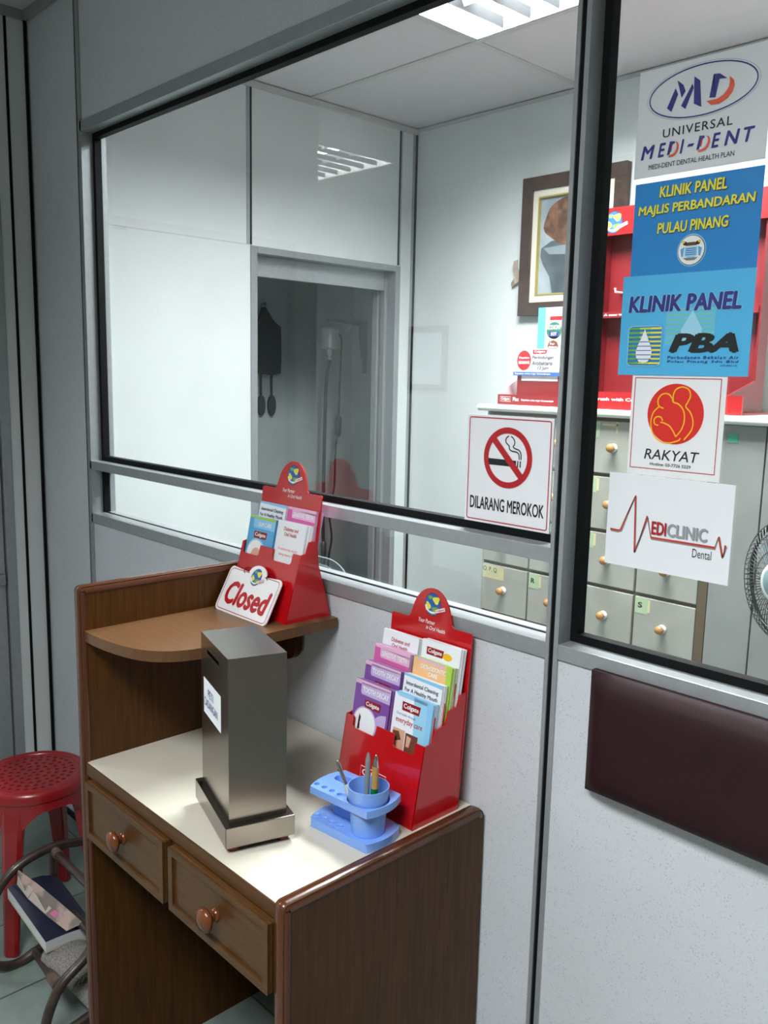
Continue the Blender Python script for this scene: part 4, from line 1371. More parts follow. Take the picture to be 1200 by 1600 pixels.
for sx in (-1, 1):
    em.poly(F, [(.5 + sx * .055, .70), (.5 + sx * .085, .72), (.5 + sx * .075, .80), (.5 + sx * .06, .79)], 4 * E1, M_CYANP)
    em.poly(F, circle(.5 + sx * .05, .665, .018, .02, 10), 4 * E1, M_BLACK)
    em.poly(F, circle(.5 + sx * .062, .652, .012, .014, 10), 5 * E1, M_GOLDY)
em.poly(F, [(.47, .655), (.53, .655), (.545, .69), (.455, .69)], 4 * E1, mat('crest_brown', '5c4a22', 0.5))
em.poly(F, [(.44, .81), (.56, .81), (.53, .835), (.47, .835)], 5 * E1, mat('crest_grey', '7d7f78', 0.5))
em.build('crest', t)

# --- water board poster
t, F, asp = poster('clinic_poster', 'light blue panel clinic poster with striped water drop logo', -0.741, -0.537, 1.509, 1.656, M_SKY, y=GY - 0.0012)
em = MB()
em.poly(F, [(.37, .34), (.74, .34), (.74, .70), (.37, .70)], E1 * .5, mat('poster_haze_blue', '62c0ea', 0.45))
for k in range(8):
    em.poly(F, [(.37, .35 + .045 * k), (.74, .35 + .045 * k), (.74, .367 + .045 * k), (.37, .367 + .045 * k)], E1 * .8, mat('poster_haze_green', '7cc4b0', 0.45))
em.poly(F, [(.57, .36), (.65, .55), (.63, .66), (.5, .66), (.49, .55)], E1, mat('poster_haze_pale', '9fd6ee', 0.45))
lg = rrect(.075, .505, .345, .905, .035)
em.poly(F, lg, 2 * E1, mat('logo_blue', '1a78b8', 0.45))
em.stroke(F, lg, 0.008, 3 * E1, M_SKY2, True, asp)
for k in range(9):
    v = .52 + .0435 * k
    for j in range(6):
        u = .08 + .0435 * j
        c = M_GREEN if j < 2 else (mat('logo_lime', 'b9d23a', .45) if j < 4 else M_YEL)
        em.poly(F, [(u, v), (u + .0435, v), (u + .0435, v + .019), (u, v + .019)], 3 * E1, c)
drop = [(.21, .535), (.235, .62), (.262, .70), (.275, .76), (.27, .82), (.245, .865), (.21, .88), (.175, .865), (.15, .82), (.145, .76), (.158, .70), (.185, .62)]
em.poly(F, drop, 5 * E1, M_PAPER)
for k in range(5):
    v = .66 + .0435 * k
    em.poly(F, [(.15 + (.02 if k == 0 else 0), v), (.27 - (.02 if k == 0 else 0), v), (.27 - (.02 if k == 0 else 0), v + .007), (.15 + (.02 if k == 0 else 0), v + .007)], 6 * E1, M_BLUEP)
em.build('emblem', t)
lt = MB()
lt.text(F, 'KLINIK PANEL', .055, .195, .925, .375, E1, M_SKY2, 0.085, 0.10)
lt.text(F, 'KLINIK PANEL', .06, .20, .92, .37, 2 * E1, M_NAVY, 0.05, 0.10)
lt.build('heading', t)
lt = MB()
lt.text(F, 'PBA', .405, .585, .925, .775, 2 * E1, M_BLACK, 0.06, 0.25)
lt.text(F, 'Perbadanan Bekalan Air', .40, .805, .93, .835, 2 * E1, M_NAVY, 0.012, 0.1, 1.2)
lt.text(F, 'Pulau Pinang Sdn Bhd', .40, .848, .93, .878, 2 * E1, M_NAVY, 0.012, 0.1, 1.2)
lt.text(F, '(473884-U)', .80, .89, .92, .91, 2 * E1, M_NAVY)
lt.build('lettering', t)

# --- red circle poster
t, F, asp = poster('clinic_poster', 'white square poster with red circle and yellow family outline', -0.7155, -0.566, 1.358, 1.512, M_WHITE)
em = MB()
em.stroke(F, [(.035, .045), (.945, .045), (.945, .93), (.035, .93)], 0.011, E1, M_REDP, True, asp)
em.poly(F, circle(.495, .385, .30, .29, 48), E1, mat('emblem_red', 'd8281f', .45))
def ln(pts, w=.013):
    em.stroke(F, spline2(pts), w, 2 * E1, M_GOLDY, False, asp)
def spline2(pts, n=6):
    return [(p.x, p.y) for p in spline([(a, b, 0) for a, b in pts], n)]
ln([(.37, .335), (.315, .31), (.305, .25), (.345, .20), (.41, .195), (.455, .235), (.47, .27), (.53, .29), (.585, .35), (.60, .44), (.575, .53), (.52, .60)])
ln([(.52, .60), (.49, .55), (.445, .50), (.385, .475), (.345, .47)])
ln([(.47, .26), (.465, .20), (.495, .145), (.56, .125), (.625, .15), (.645, .21), (.62, .27), (.605, .31), (.655, .36), (.69, .44), (.68, .53), (.61, .625)])
ln([(.32, .32), (.26, .38), (.24, .48), (.27, .58), (.35, .65), (.45, .665), (.55, .635), (.57, .61)])
ln([(.325, .50), (.285, .49), (.275, .45), (.30, .42), (.345, .42), (.37, .455)])
em.build('emblem', t)
lt = MB()
lt.text(F, 'RAKYAT', .19, .735, .78, .835, E1, M_BLACK, 0.004, 0.18)
lt.text(F, 'Hotline: 03-7726 5229', .26, .865, .70, .895, E1, M_BLACK, 0.012)
lt.build('lettering', t)

# --- pulse line poster
t, F, asp = poster('clinic_poster', 'plain white poster with red heartbeat line at the bottom of the right pane', -0.745, -0.541, 1.211, 1.357, M_PAPER)
em = MB()
pl = [(.035, .615), (.10, .62), (.125, .61), (.235, .22), (.255, .82), (.345, .42), (.385, .64), (.885, .64), (.908, .525), (.945, .72), (.962, .60)]
em.stroke(F, [(u + .004, v + .012) for u, v in pl], .026, E1, mat('line_shadow', '9a8f93', .5), False, asp)
em.stroke(F, pl, .021, 2 * E1, mat('pulse_red', 'b8402e', .45), False, asp)
em.build('emblem', t)
lt = MB()
for dx, mr, mg, k in ((.004, M_GREY, M_GREY, 1), (0, mat('letter_red', 'b01c20', .45), mat('letter_grey', '9aa0a6', .45), 2)):
    lt.text(F, 'EDI', .385 + dx, .465 + dx, .505 + dx, .605 + dx, k * E1, mr, 0.035)
    lt.text(F, 'CLINIC', .512 + dx, .465 + dx, .825 + dx, .605 + dx, k * E1, mg, 0.035)
lt.text(F, 'Dental', .72, .685, .865, .775, E1, M_BLACK)
lt.build('lettering', t)

# --- no smoking sign
t, F, asp = poster('no_smoking_sign', 'white no smoking sign with red ring and words DILARANG MEROKOK', -1.035, -0.8475, 1.2435, 1.4355,
                   mat('sign_white', 'f4f6fc', .4), y=0.0338, cat='sign', th=0.0025)
em = MB()
em.stroke(F, rrect(.03, .025, .972, .975, .018, 4), .010, E1, M_REDP, True, asp)
cx, cy, ro, ri = .50, .375, .282, .226
ring_o = circle(cx, cy, ro, ro * asp, 48); ring_i = circle(cx, cy, ri, ri * asp, 48)
vv = [F(u, v, 2 * E1) for u, v in ring_o + ring_i]
em.add(vv, [(i, (i + 1) % 48, 48 + (i + 1) % 48, 48 + i) for i in range(48)], M_REDP)
em.poly(F, [(.275, .392), (.60, .392), (.60, .450), (.275, .450)], E1, M_BLACK)
for u in (.613, .642):
    em.poly(F, [(u, .392), (u + .013, .392), (u + .013, .450), (u, .450)], E1, M_BLACK)
em.stroke(F, spline2([(.635, .38), (.628, .335), (.60, .315), (.55, .31), (.52, .295), (.515, .27), (.50, .255), (.475, .235), (.475, .20), (.505, .175)]), .011, E1, M_BLACK, False, asp)
em.stroke(F, spline2([(.655, .38), (.652, .33), (.63, .298), (.585, .285), (.56, .27), (.575, .245), (.57, .21), (.545, .185), (.53, .18)]), .011, E1, M_BLACK, False, asp)
d = .7071
a_ = (cx - ro * .93 * d, cy - ro * .93 * d * asp); b_ = (cx + ro * .93 * d, cy + ro * .93 * d * asp)
em.stroke(F, [a_, b_], .062, 3 * E1, M_REDP, False, asp)
em.build('symbol', t)
lt = MB()
lt.text(F, 'DILARANG MEROKOK', .065, .755, .935, .875, E1, M_BLACK, 0.022)
lt.build('lettering', t)

# ================================================================= INNER ROOM: FILING CABINETS
YF = 1.271
M_CAB = noise_mat('painted_cabinet', '9c9d94', '929389', (1, 1, 1), 7, 5, 0.35, 0.65, 0.5)
M_CABGAP = mat('cabinet_gap', '6b6450', 0.7)
M_STAIN = mat('tape_stain', 'c9bd92', 0.6)
M_LABELG = mat('green_label', 'a2b594', 0.6)
M_LABELY = mat('cream_label', 'bdbb94', 0.6)
cab = thing('drawer_cabinet', 'old white cabinet of small lettered file drawers behind the glass', 'cabinet', (-1.585, 1.49, 0))
MB().box(-2.012, -1.158, YF + 0.014, YB - 0.003, 0.0, 1.383, M_CABGAP).build('carcass', cab)
MB().box(-2.018, -2.010, YF + 0.002, YB - 0.003, 0.0, 1.384, M_CAB).build('side', cab)
MB().box(-1.182, -1.154, YF + 0.002, YB - 0.003, 0.0, 1.384, mat('cabinet_stile', '574c3a', .6)).build('stile', cab)
cols = [-2.018, -1.808, -1.600, -1.391, -1.180]
rowz = [1.378, 1.199, 1.017, 0.835, 0.650, 0.468, 0.286]
letters = {(0, 0): 'A', (0, 1): 'B', (0, 2): 'C', (1, 2): 'K', (2, 2): 'N', (3, 0): 'O, P, Q', (3, 1): 'R', (3, 3): 'S'}
M_BALL = mat('tan_wood_ball', 'a57845', 0.35)
for r in range(6):
    for c in range(4):
        x0, x1 = cols[c] + 0.004, cols[c + 1] - 0.004
        z1, z0 = rowz[r] - 0.006, rowz[r + 1] + 0.006
        d = MB().box(x0, x1, YF, YF + 0.015, z0, z1, M_CAB).build('drawer', cab, bevel=0.002)
        kx, kz = (x0 + x1) / 2, (z0 + z1) / 2
        kb = MB().lathe([(0.013, 0), (0.014, 0.003), (0.010, 0.006), (0.009, 0.012)], (kx, YF, kz), (0, -1, 0), mat('knob_plate', 'dfe0dc', .25), 16).build('knob', d)
        MB().lathe([(0.008, 0.010), (0.013, 0.016), (0.0145, 0.022), (0.012, 0.029), (0.006, 0.0325), (0.0, 0.033)], (kx, YF, kz), (0, -1, 0), M_BALL, 16).build('wooden_ball', kb)
        F = Frame((x0, YF, z1), (1, 0, 0), (0, 0, -1))
        lm = MB()
        s_ = letters.get((r, c))
        if s_ == 'O, P, Q':
            lm.obox(F, 0.002, 0.004, 0.100, 0.052, 0, 0.0003, M_STAIN)
            lm.obox(F, 0.002, 0.004, 0.078, 0.040, 0.0003, 0.0006, M_LABELY)
            lm.text(F, s_, 0.005, 0.010, 0.068, 0.030, 0.0009, M_BLACK, 0.0)
        elif s_:
            if (r, c) == (0, 2):
                lm.obox(F, 0.055, 0.008, 0.115, 0.014, 0, 0.0003, M_STAIN)
                lm.obox(F, 0.105, 0.000, 0.111, 0.035, 0, 0.0003, M_STAIN)
            else:
                lm.obox(F, 0.045, 0.006, 0.054, 0.046, 0, 0.0003, M_STAIN)
            lm.obox(F, 0.002, 0.003, 0.046, 0.053, 0.0003, 0.0006, M_LABELG)
            lm.text(F, s_, 0.012, 0.017, 0.028, 0.034, 0.0009, M_BLACK, 0.03)
        if lm.v:
            lbl(lm.build('letter_label', d), 'green paper label' if s_ != 'O, P, Q' else 'cream paper label')
cab2 = thing('side_cabinet', 'plain pale grey cabinet right of the lettered drawers with narrow panel doors', 'cabinet', (-0.6, 1.49, 0))
MB().box(-1.152, -0.20, YF + 0.014, YB - 0.003, 0.0, 1.383, M_CABGAP).build('carcass', cab2)
M_CAB2 = noise_mat('grey_cabinet', '878a86', '7e817d', (1, 1, 1), 5, 5, 0.35, 0.65, 0.5)
for x0, x1 in ((-1.152, -1.020), (-1.016, -0.61), (-0.606, -0.20)):
    MB().box(x0, x1, YF + 0.002, YF + 0.014, 0.03, 1.382, M_CAB2).build('door', cab2, bevel=0.0015)
lbl(MB().box(-1.128, -1.098, YF + 0.0005, YF + 0.002, 1.332, 1.358, mat('green_sticker', '3f9d7c', .5)).build('sticker', cab2), 'small green sticker')
wt = MB()
prof = [(YB - 0.003, 1.384), (YF - 0.006, 1.384)] + [(YF - 0.014 - 0.012 * sin(a), 1.396 - 0.012 * cos(a)) for a in [pi * k / 8 for k in range(9)]] + [(YB - 0.003, 1.408)]
wt.prism(prof, 'x', -2.045, -0.20, mat('cream_worktop', 'd9dcd4', 0.35), True)
worktop = tag(wt.build('worktop', bevel=0.003), 'long cream worktop with rounded front edge lying over the cabinets', 'worktop')
CT = 1.408

# ---------------------------------------------------------------- things on the worktop
def display_tray():
    t = thing('display_tray', 'low red mouthwash display tray at the left end of the worktop', 'display', (-1.83, 1.36, CT))
    x0, x1, y0, y1, h = -1.985, -1.70, 1.285, 1.43, 0.036
    MB().box(x0, x1, y0, y1, CT, CT + 0.002, M_RED_CARD).build('tray_floor', t)
    f = MB().box(x0, x1, y0 - 0.0015, y0, CT, CT + h, M_RED_CARD).build('front_lip', t)
    F = Frame((x0, y0 - 0.0015, CT + h), (1, 0, 0), (0, 0, -1))
    p = MB()
    p.stroke(F, [(.012, .008), (.058, .008), (.058, .024), (.012, .024)], .0012, .0004, M_WHITE, True)
    p.text(F, 'Colgate', .016, .010, .054, .022, .0004, M_WHITE, .02)
    p.text(F, 'Plax', .068, .009, .094, .022, .0004, M_WHITE, .03)
    p.text(F, 'Dapatkan nafas segar berpanjangan', .105, .014, .24, .022, .0004, M_WHITE, .01)
    p.build('lettering', f)
    for x in (x0, x1 - 0.0015):
        MB().prism([(y0, CT), (y1, CT), (y1, CT + 0.10), (y1 - 0.02, CT + 0.10), (y0, CT + h)], 'x', x, x + 0.0015, mat('pale_card', 'e3c9cc', .5)).build('side_wall', t)
    MB().box(x0, x1, y1, y1 + 0.0015, CT, CT + 0.10, M_RED_CARD).build('back_wall', t)
display_tray()
def carton():
    t = thing('toothpaste_carton', 'red carton with white antibacterial header card standing in the low red tray', 'carton', (-1.83, 1.375, CT + 0.002))
    x0, x1 = -1.938, -1.745
    MB().box(x0, x1, 1.33, 1.415, CT + 0.002, CT + 0.105, M_RED_CARD).build('carton_body', t, bevel=0.001)
    h = MB().box(x0 - 0.012, x1 + 0.04, 1.322, 1.3285, CT + 0.105, CT + 0.195, mat('header_card', 'b4b6b8', .6)).build('header_card', t)
    F = Frame((x0 - 0.012, 1.322, CT + 0.195), (1, 0, 0), (0, 0, -1))
    p = MB()
    p.poly(F, [(0, .082), (.190, .082), (.190, .108), (0, .108)], .0004, M_BLUEP) if False else p.obox(F, 0, .080, .235, .092, 0, .0004, M_BLUEP)
    p.text(F, 'Rapatkan setiap segar berpanjangan', .008, .083, .16, .0895, .0008, M_WHITE, .01)
    p.poly(F, circle(.045, .040, .030, .034, 24), .0004, M_REDP)
    p.text(F, 'Dapatkan', .024, .027, .067, .036, .0008, M_WHITE, .01)
    p.text(F, 'SEKARANG', .022, .042, .069, .052, .0008, M_WHITE, .03)
    p.poly(F, [(.082, .004), (.142, .004), (.138, .017), (.082, .017)], .0004, M_REDP)
    p.text(F, 'Colgate', .088, .006, .134, .0155, .0008, M_WHITE, .02)
    for i, (s_, a, b) in enumerate((('Perlindungan', .080, .170), ('Antibakteria', .080, .165), ('12 Jam', .105, .150))):
        p.text(F, s_, a, .024 + .018 * i, b, .038 + .018 * i, .0004, M_BLACK, .005, .15)
    lbl(p.build('header_print', h), 'printed slogan, red disc and blue band')
    MB().box(x0 + 0.02, x1 - 0.02, 1.3285, 1.332, CT + 0.085, CT + 0.19, M_WHITE).build('card_support', t)
carton()
def kit_box():
    t = thing('kit_box', 'tall blue and clear dental kit pack behind the red carton', 'carton', (-1.87, 1.475, CT))
    x0, x1 = -1.946, -1.80
    MB().box(x0, x1, 1.45, 1.50, CT, CT + 0.345, mat('kit_grey', 'aeb6b6', .35)).build('pack', t, bevel=0.002)
    MB().box(x0 - 0.001, x0 + 0.030, 1.4485, 1.4505, CT, CT + 0.345, M_CYANP).build('blue_edge', t)
    F = Frame((x0, 1.45, CT + 0.345), (1, 0, 0), (0, 0, -1))
    p = MB()
    cx = .062
    p.poly(F, circle(cx + .008, .082, .032, .030, 24), .0006, mat('dark_green_print', '2c6a4c', .5))
    p.text(F, 'ECONOMY', .042, .062, .098, .078, .0009, M_WHITE, .01)
    p.poly(F, [(.048, .085), (.092, .085), (.088, .102), (.052, .102)], .0009, M_NAVY)
    p.text(F, 'KIT', .058, .088, .082, .099, .0012, M_WHITE, .02)
    p.poly(F, circle(cx + .008, .125, .034, .026, 24), .0006, M_PAPER)
    p.poly(F, circle(cx + .006, .135, .024, .020, 8), .0009, M_BROWNP)
    p.text(F, 'For', .056, .124, .076, .132, .0012, M_WHITE, .01)
    p.text(F, 'denture', .050, .135, .086, .143, .0012, M_WHITE, .01)
    p.obox(F, .05, .032, .12, .045, 0, .0006, M_REDP)
    p.build('print', t)
kit_box()
def brush_stand():
    t = thing('toothbrush_stand', 'tall red toothbrush display stand on the worktop behind the posters', 'display', (-1.42, 1.45, CT))
    x0, x1 = -1.735, -1.165
    zt = 2.045
    MRD = mat('red_display_board', '6c1218', .4)
    MB().box(x0, x1, 1.560, 1.566, CT, zt, MRD).build('back_board', t)
    for x in (x0, x1 - 0.006):
        MB().prism([(1.300, CT), (1.56, CT), (1.56, zt), (1.505, zt), (1.505, CT + 0.10), (1.33, CT + 0.055)], 'x', x, x + 0.006, MRD).build('side_board', t)
    hd = MB().box(x0, x1, 1.494, 1.500, 1.985, zt + 0.03, mat('header_red', '941417', .35)).build('header_board', t)
    F = Frame((x0, 1.494, zt + 0.03), (1, 0, 0), (0, 0, -1))
    g = MB()
    globe(g, F, 0.048, 0.048, 0.034, 0.0006)
    lbl(g.build('emblem', hd), 'round earth emblem')
    sh = MB().box(x0 + 0.006, x1 - 0.006, 1.500, 1.56, 1.712, 1.732, MRD).build('shelf', t)
    F = Frame((x0, 1.4995, 1.732), (1, 0, 0), (0, 0, -1))
    MB().text(F, 'A new toothbrush for every smile', .028, .006, .30, .016, .0006, M_WHITE, .03).build('lettering', sh)
    lp = MB().box(-1.64, -1.105, 1.294, 1.300, CT, CT + 0.056, mat('header_red', '941417')).build('front_lip', t)
    F = Frame((-1.62, 1.294, CT + 0.056), (1, 0, 0), (0, 0, -1))
    MB().text(F, 'Brush with Colgate, the world leader', .026, .018, .40, .031, .0006, M_WHITE, .03).build('lettering', lp)
    MB().box(-1.64, -1.105, 1.300, 1.56, CT + 0.001, CT + 0.004, MRD).build('stand_floor', t)
    for x in (-1.68, -1.60, -1.50, -1.40, -1.30, -1.22):
        MB().tube([(x, 1.56, 1.80), (x, 1.52, 1.80), (x, 1.515, 1.812)], 0.004, M_WHITE, 8).build('peg', t)
brush_stand()

# ================================================================= PICTURE ON THE BACK WALL
def picture():
    t = thing('framed_painting', 'dark framed painting of a figure in grey blue cloth on the inner back wall', 'picture', (-2.0, YB, 2.01))
    x0, x1, z0, z1 = -2.233, -1.768, 1.748, 2.275
    y = YB - 0.004
    F = Frame((x0, y, z1), (1, 0, 0), (0, 0, -1))
    w, h = x1 - x0, z1 - z0
    def ring(name, a, b, n0, n1, mt, bev=0.0):
        return MB().plate(F, [[(a, a), (w - a, a), (w - a, h - a), (a, h - a)], [(b, b), (w - b, b), (w - b, h - b), (b, h - b)]], n0, n1, mt).build(name, t, bevel=bev)
    ring('outer_frame', 0, .050, 0, .026, wood_mat('frame_wood', '4a3a34', '362a26', .45, (8, 8, 8), 0.0), .004)
    ring('cream_liner', .050, .076, 0, .018, mat('cream_liner', 'd4d0c0', .5), .002)
    ring('gilt_edge', .076, .082, 0, .020, mat('gilt', 'c8b465', .3, .6))
    c = MB()
    M_CANV = noise_mat('canvas_grey', 'a3adb2', '7f8c93', (1, 1, 1), 9, 5, .35, .65, .6)
    c.obox(F, .08, .08, w - .08, h - .08, .002, .008, M_CANV)
    M_HAIR = noise_mat('painted_brown', '7c563f', '452c20', (1, 1, 1), 34, 5, .35, .65, .6)
    M_CLOTH = noise_mat('painted_cloth', '525d64', '363f46', (1, 1, 1), 12, 4, .35, .65, .6)
    hair = [(.205 + .105 * cos(a) * (1 + .06 * sin(5 * a)), .175 + .085 * sin(a) * (1 + .05 * cos(4 * a))) for a in [2 * pi * k / 28 for k in range(28)]]
    cloth = [(.09, .27), (.14, .245), (.26, .25), (.33, .27), (.36, .33), (.33, .40), (.31, h - .085), (.15, h - .085), (.135, .38), (.10, .33), (.088, .30)]
    c.poly(F, cloth, .0086, M_CLOTH)
    c.poly(F, hair, .0090, M_HAIR)
    c.poly(F, circle(.265, .19, .045, .055, 18), .0094, mat('painted_skin', 'b99880', .6))
    c.poly(F, [(.10, .27), (.25, .262), (.30, .28), (.22, .30), (.13, .295)], .0090, mat('painted_fold', '7d888e', .6))
    c.build('canvas', t)
picture()
def bow():
    mt = noise_mat('beige_ribbon', 'a89888', '95857a', (1, 1, 1), 20, 3, .35, .65, .7)
    mb = MB()
    y = YB - 0.006
    F = Frame((-2.290, y, 1.972), (1, 0, 0), (0, 0, -1))
    def strip(pts):
        vv = []
        for (u0, v0, u1, v1, n) in pts:
            vv += [F(u0, v0, n), F(u1, v1, n), F(u0, v0, n - .003), F(u1, v1, n - .003)]
        ff = []
        for i in range(len(pts) - 1):
            a, b = i * 4, (i + 1) * 4
            ff += [(a, b, b + 1, a + 1), (a + 2, a + 3, b + 3, b + 2), (a, a + 2, b + 2, b), (a + 1, b + 1, b + 3, a + 3)]
        mb.add(vv, ff, mt)
    strip([(.012, .005, .030, .000, .004), (.012, .030, .034, .028, .010), (.022, .060, .044, .048, .008)])
    strip([(.020, .060, .046, .044, .012), (.040, .085, .060, .062, .010)])
    strip([(.040, .062, .048, .084, .008), (.022, .074, .030, .096, .012), (.002, .090, .008, .108, .004)])
    strip([(.040, .066, .060, .070, .006), (.050, .100, .066, .100, .005)])
    tag(mb.build('ribbon_bow'), 'beige ribbon bow sticking out at the left edge of the framed painting', 'bow')
bow()

# ================================================================= STANDING FAN
def fan():
    K = 0.888
    c = Vector((-0.757, 0.871, 1.051))
    ax = Vector((-0.486, -0.874, 0.0)).normalized()
    t = thing('standing_fan', 'standing fan with round wire guard at the right edge behind the glass', 'fan', (c.x, c.y, 0))
    s = Vector((0, 0, 1)).cross(ax).normalized(); u = Vector((0, 0, 1))
    R = 0.172
    MW = mat('fan_wire', '3a3f41', .4, .3)
    MG = mat('fan_dark_ring', '25292a', .4)
    MF = mat('fan_white', 'd6dbd6', .35)
    MT = mat('fan_teal', '7f9c9e', .35)
    def P(r, a, d):
        return c + ((s * cos(a) + u * sin(a)) * r + ax * d) * K
    g = MB()
    n = 72
    for k in range(n):
        a = 2 * pi * k / n
        g.tube([P(.050, a, .056), P(.085, a, .052), (P(.128, a + .05, .044)), P(R - .012, a + .08, .030), P(R, a + .09, .012), P(R, a + .09, 0)], .0011, MW, 4, cap=False)
    for r, d in ((.085, .053), (.128, .045), (R - .012, .031)):
        g.tube([P(r, 2 * pi * k / 40, d) for k in range(40)], .0010, MW, 5, True)
    g.build('front_guard', t)
    g = MB()
    for k in range(n):
        a = 2 * pi * k / n
        g.tube([P(R, a, 0), P(R - .006, a, -.03), P(.12, a, -.062), P(.05, a, -.070)], .0011, MW, 4, cap=False)
    for r, d in ((.085, -.067), (.135, -.055)):
        g.tube([P(r, 2 * pi * k / 40, d) for k in range(40)], .0010, MW, 5, True)
    g.build('rear_guard', t)
    MB().tube([P(R, 2 * pi * k / 48, 0) for k in range(48)], .0048, MG, 8, True).build('guard_ring', t)
    h = MB().lathe([(r_ * K, h_ * K) for r_, h_ in [(.052, .050), (.054, .058), (.048, .066), (.040, .067)]], c, ax, MF, 32).build('hub_badge', t)
    MB().lathe([(r_ * K, h_ * K) for r_, h_ in [(.040, .066), (.030, .070), (.0, .072)]], c, ax, MT, 32).build('badge_centre', h)
    bl = MB()
    for k in range(3):
        a0 = 2 * pi * k / 3 + .4
        vv, ff = [], []
        for i in range(7):
            r = .022 + .128 * i / 6
            for j in range(5):
                w = (.35 + .75 * sin(pi * min(1, .25 + .7 * i / 6))) * (j / 4 - .5)
                vv.append(P(r, a0 + w, -.012 + .030 * (j / 4 - .5)))
        for i in range(6):
            for j in range(4):
                ff.append((i * 5 + j, (i + 1) * 5 + j, (i + 1) * 5 + j + 1, i * 5 + j + 1))
        m_ = len(vv)
        vv += [p - ax * .0015 for p in vv]
        ff += [tuple(m_ + q for q in f[::-1]) for f in ff]
        MB().add(vv, ff, mat('fan_blade', '8fa3a8', .3), True).build('blade', t)
    MB().lathe([(r_ * K, h_ * K) for r_, h_ in [(.024, -.03), (.026, .015), (.018, .028), (0, .03)]], c, ax, MF, 24).build('blade_hub', t)
    MB().lathe([(r_ * K, h_ * K) for r_, h_ in [(.045, -.07), (.055, -.09), (.050, -.15), (.030, -.17), (0, -.172)]], c, ax, MF, 24).build('motor_housing', t)
    b = c - ax * .12 * K
    MB().tube([(b.x, b.y, .03), (b.x, b.y, .985)], .013, MF, 14).build('pole', t)
    MB().lathe([(.17, 0), (.17, .012), (.14, .025), (.03, .035), (.02, .06), (0, .06)], (b.x, b.y, 0), (0, 0, 1), MF, 36).build('base', t)
fan()

# ================================================================= CLEAR CHAIR BEHIND THE COUNTER RAIL
def clear_chair():
    MA = glass_mat('clear_acrylic', 'dce6e6', 1.45)
    MAW = mat('acrylic_rim', 'b4c0c0', .15, trans=0.35)
    t = thing('chair', 'chair with clear rounded backrest just showing above the counter rail', 'chair', (-1.86, 0.52, 0))
    def arc(s):
        return [(-1.995, 0.35, 0.70), (-2.0, 0.35, 0.90), (-1.985, 0.35, 0.965 - s), (-1.95, 0.35, 0.992 - s), (-1.90, 0.35, 0.999 - s), (-1.835, 0.35, 0.999 - s), (-1.785, 0.35, 0.998 - s), (-1.752, 0.35, 0.988 - s),
                (-1.728, 0.35, 0.970 - s), (-1.712, 0.35, 0.93), (-1.705, 0.35, 0.70)]
    o = spline(arc(0), 5); i_ = [(p.x + (0.022 if p.x < -1.86 else -0.022) * min(1, abs(p.x + 1.86) / .1), p.y, p.z - (0.022 if p.z > .95 else 0.0)) for p in o]
    mb = MB()
    vv = []
    for p, q in zip(o, i_):
        vv += [p, Vector(q), p + Vector((0, .012, 0)), Vector(q) + Vector((0, .012, 0))]
    ff = []
    for k in range(len(o) - 1):
        a, b = k * 4, (k + 1) * 4
        ff += [(a, b, b + 1, a + 1), (a + 2, a + 3, b + 3, b + 2)]
    mb.add(vv, ff, MA)
    mb.tube(o, .0018, MAW, 6)
    mb.tube(i_, .0016, MAW, 6)
    mb.build('backrest', t)
    MB().box(-2.03, -1.68, 0.36, 0.72, 0.44, 0.47, mat('chair_seat', 'c9d2d2', .3)).build('seat', t, bevel=.01)
    for x in (-2.0, -1.71):
        for y in (0.38, 0.69):
            MB().tube([(x, y, 0), (x, y, .445)], .011, M_CHROME, 10).build('leg', t)
        MB().tube([(x, .355, .46), (x, .355, .74)], .009, M_CHROME, 10).build('back_post', t)
clear_chair()

# ================================================================= SIDE ROOM THROUGH THE DOORWAY
def handpiece_motor():
    t = thing('hanging_motor', 'cylindrical metal dental motor hanging on its cable from a wall bracket in the doorway', 'motor', (-3.6, 1.857, 1.76))
    MS = mat('motor_metal', 'd4d8d8', .3, .35)
    MD = mat('dark_cable', '1e2426', .5)
    o = Vector((-3.6, 1.857, 1.635))
    MB().lathe([(.020, -.004), (.040, 0), (.047, .006), (.048, .095), (.044, .108), (.026, .114), (.0, .114)], o, (0, 0, 1), MS, 32).build('housing', t)
    MB().tube([(-3.6, 1.857, 1.748), (-3.6, 1.852, 1.765), (-3.6, 1.857, 1.778)], .003, MS, 8).build('hanger', t)
    MB().lathe([(.006, -.065), (.010, -.055), (.008, -.035), (.014, -.03), (.014, -.004), (.018, 0)], o, (0, 0, 1), MS, 16).build('nozzle', t)
    MB().tube(spline([(-3.6, 1.857, 1.575), (-3.6, 1.842, 1.50), (-3.6, 1.832, 1.40), (-3.6, 1.826, 1.11), (-3.6, 1.822, .70), (-3.6, 1.827, .585)], 6), .0095, MD, 10).build('drive_cable', t)
    MB().lathe([(.011, 0), (.015, .02), (.013, .05), (.016, .055), (.016, .115), (.010, .13)], (-3.6, 1.827, .47), (0, 0, 1), mat('handpiece_metal', '6d7476', .3, .7), 16).build('handpiece', t)
    MB().tube(spline([(-3.6, 1.885, 1.72), (-3.6, 1.932, 1.70), (-3.6, 1.934, 1.60), (-3.6, 1.930, 1.45), (-3.6, 1.921, 1.227), (-3.6, 1.905, 1.089), (-3.6, 1.899, .897),
                      (-3.6, 1.866, .758), (-3.6, 1.885, .614), (-3.6, 1.862, .455), (-3.6, 1.86, .02)], 6), .0055, MD, 8).build('power_cord', t)
    MB().lathe([(.006, 0), (.017, .012), (.018, .05), (.016, .055), (.018, .06), (.017, .105), (.006, .12)], (-3.6, 1.921, 1.165), (0, .03, 1), MD, 14).build('cord_switch', t)
handpiece_motor()
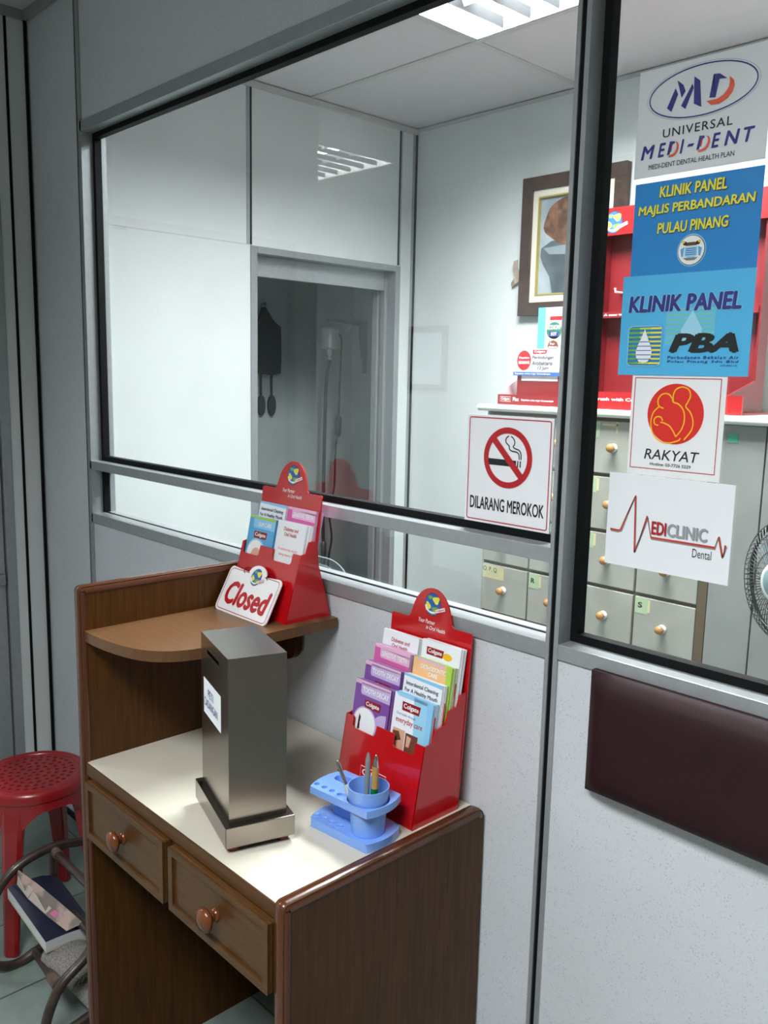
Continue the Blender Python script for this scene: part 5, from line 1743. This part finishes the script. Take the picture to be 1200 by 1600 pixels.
def bracket():
    t = thing('wall_bracket', 'grey metal wall bracket holding the hanging motor in the side room', 'bracket', (-3.6, SY1, 1.78))
    MK = mat('bracket_grey', '6a7273', .4, .6)
    MB().prism([(SY1 - .001, 1.795), (SY1 - .001, 1.51), (SY1 - .020, 1.51), (SY1 - .050, 1.70), (SY1 - .055, 1.795)], 'x', -3.607, -3.593, MK).build('upright_plate', t)
    MB().prism([(SY1 - .05, 1.765), (1.846, 1.776), (1.842, 1.789), (SY1 - .05, 1.795)], 'x', -3.607, -3.593, MK).build('arm', t)
bracket()
def garment():
    t = thing('hanging_garment', 'dark apron hanging on the far wall of the dim side room', 'garment', (SX0, 1.53, 1.84))
    F = Frame((SX0 + .004, 1.455, 1.835), (0, 1, 0), (0, 0, -1), (1, 0, 0))
    MBK = noise_mat('dark_cloth', '33393b', '2a2f31', (1, 1, 1), 15, 3, .35, .65, .8)
    MB().plate(F, [[(.045, 0), (.06, .02), (.10, .07), (.145, .10), (.15, .24), (.145, .335), (.10, .345), (.05, .34), (.005, .335), (.012, .20), (.008, .10), (.025, .05)]], 0, .03, MBK).build('cloth', t, bevel=.008)
    for u in (.035, .102):
        MB().plate(F, [circle(u, .50, .022, .052, 20)], .0, .018, MBK).build('tie_end', t, bevel=.005)
        MB().tube([F(u, .33, .008), F(u, .46, .008)], .006, MBK, 8).build('tie', t)
    MB().lathe([(.012, -.006), (.006, 0), (.005, .03), (.010, .035), (0, .036)], (SX0, 1.50, 1.845), (1, 0, 0), M_CHROME, 12).build('hook', t)
garment()

# ================================================================= FRAMED NOTICE BEHIND THE CAMERA (seen only mirrored in the glass)
def notice():
    x0, x1, z0, z1 = -4.19, -3.83, 1.41, 1.825
    t = thing('framed_notice', 'small brown framed notice faintly mirrored in the big pane', 'picture', ((x0 + x1) / 2, WY0, (z0 + z1) / 2))
    F = Frame((x1, WY0 + .002, z1), (-1, 0, 0), (0, 0, -1), (0, 1, 0))
    w, h = x1 - x0, z1 - z0
    MB().plate(F, [[(0, 0), (w, 0), (w, h), (0, h)], [(.04, .04), (w - .04, .04), (w - .04, h - .04), (.04, h - .04)]], 0, .02, M_WOOD).build('frame', t)
    MB().obox(F, .04, .04, w - .04, h - .04, .001, .006, M_PAPER).build('sheet', t)
notice()
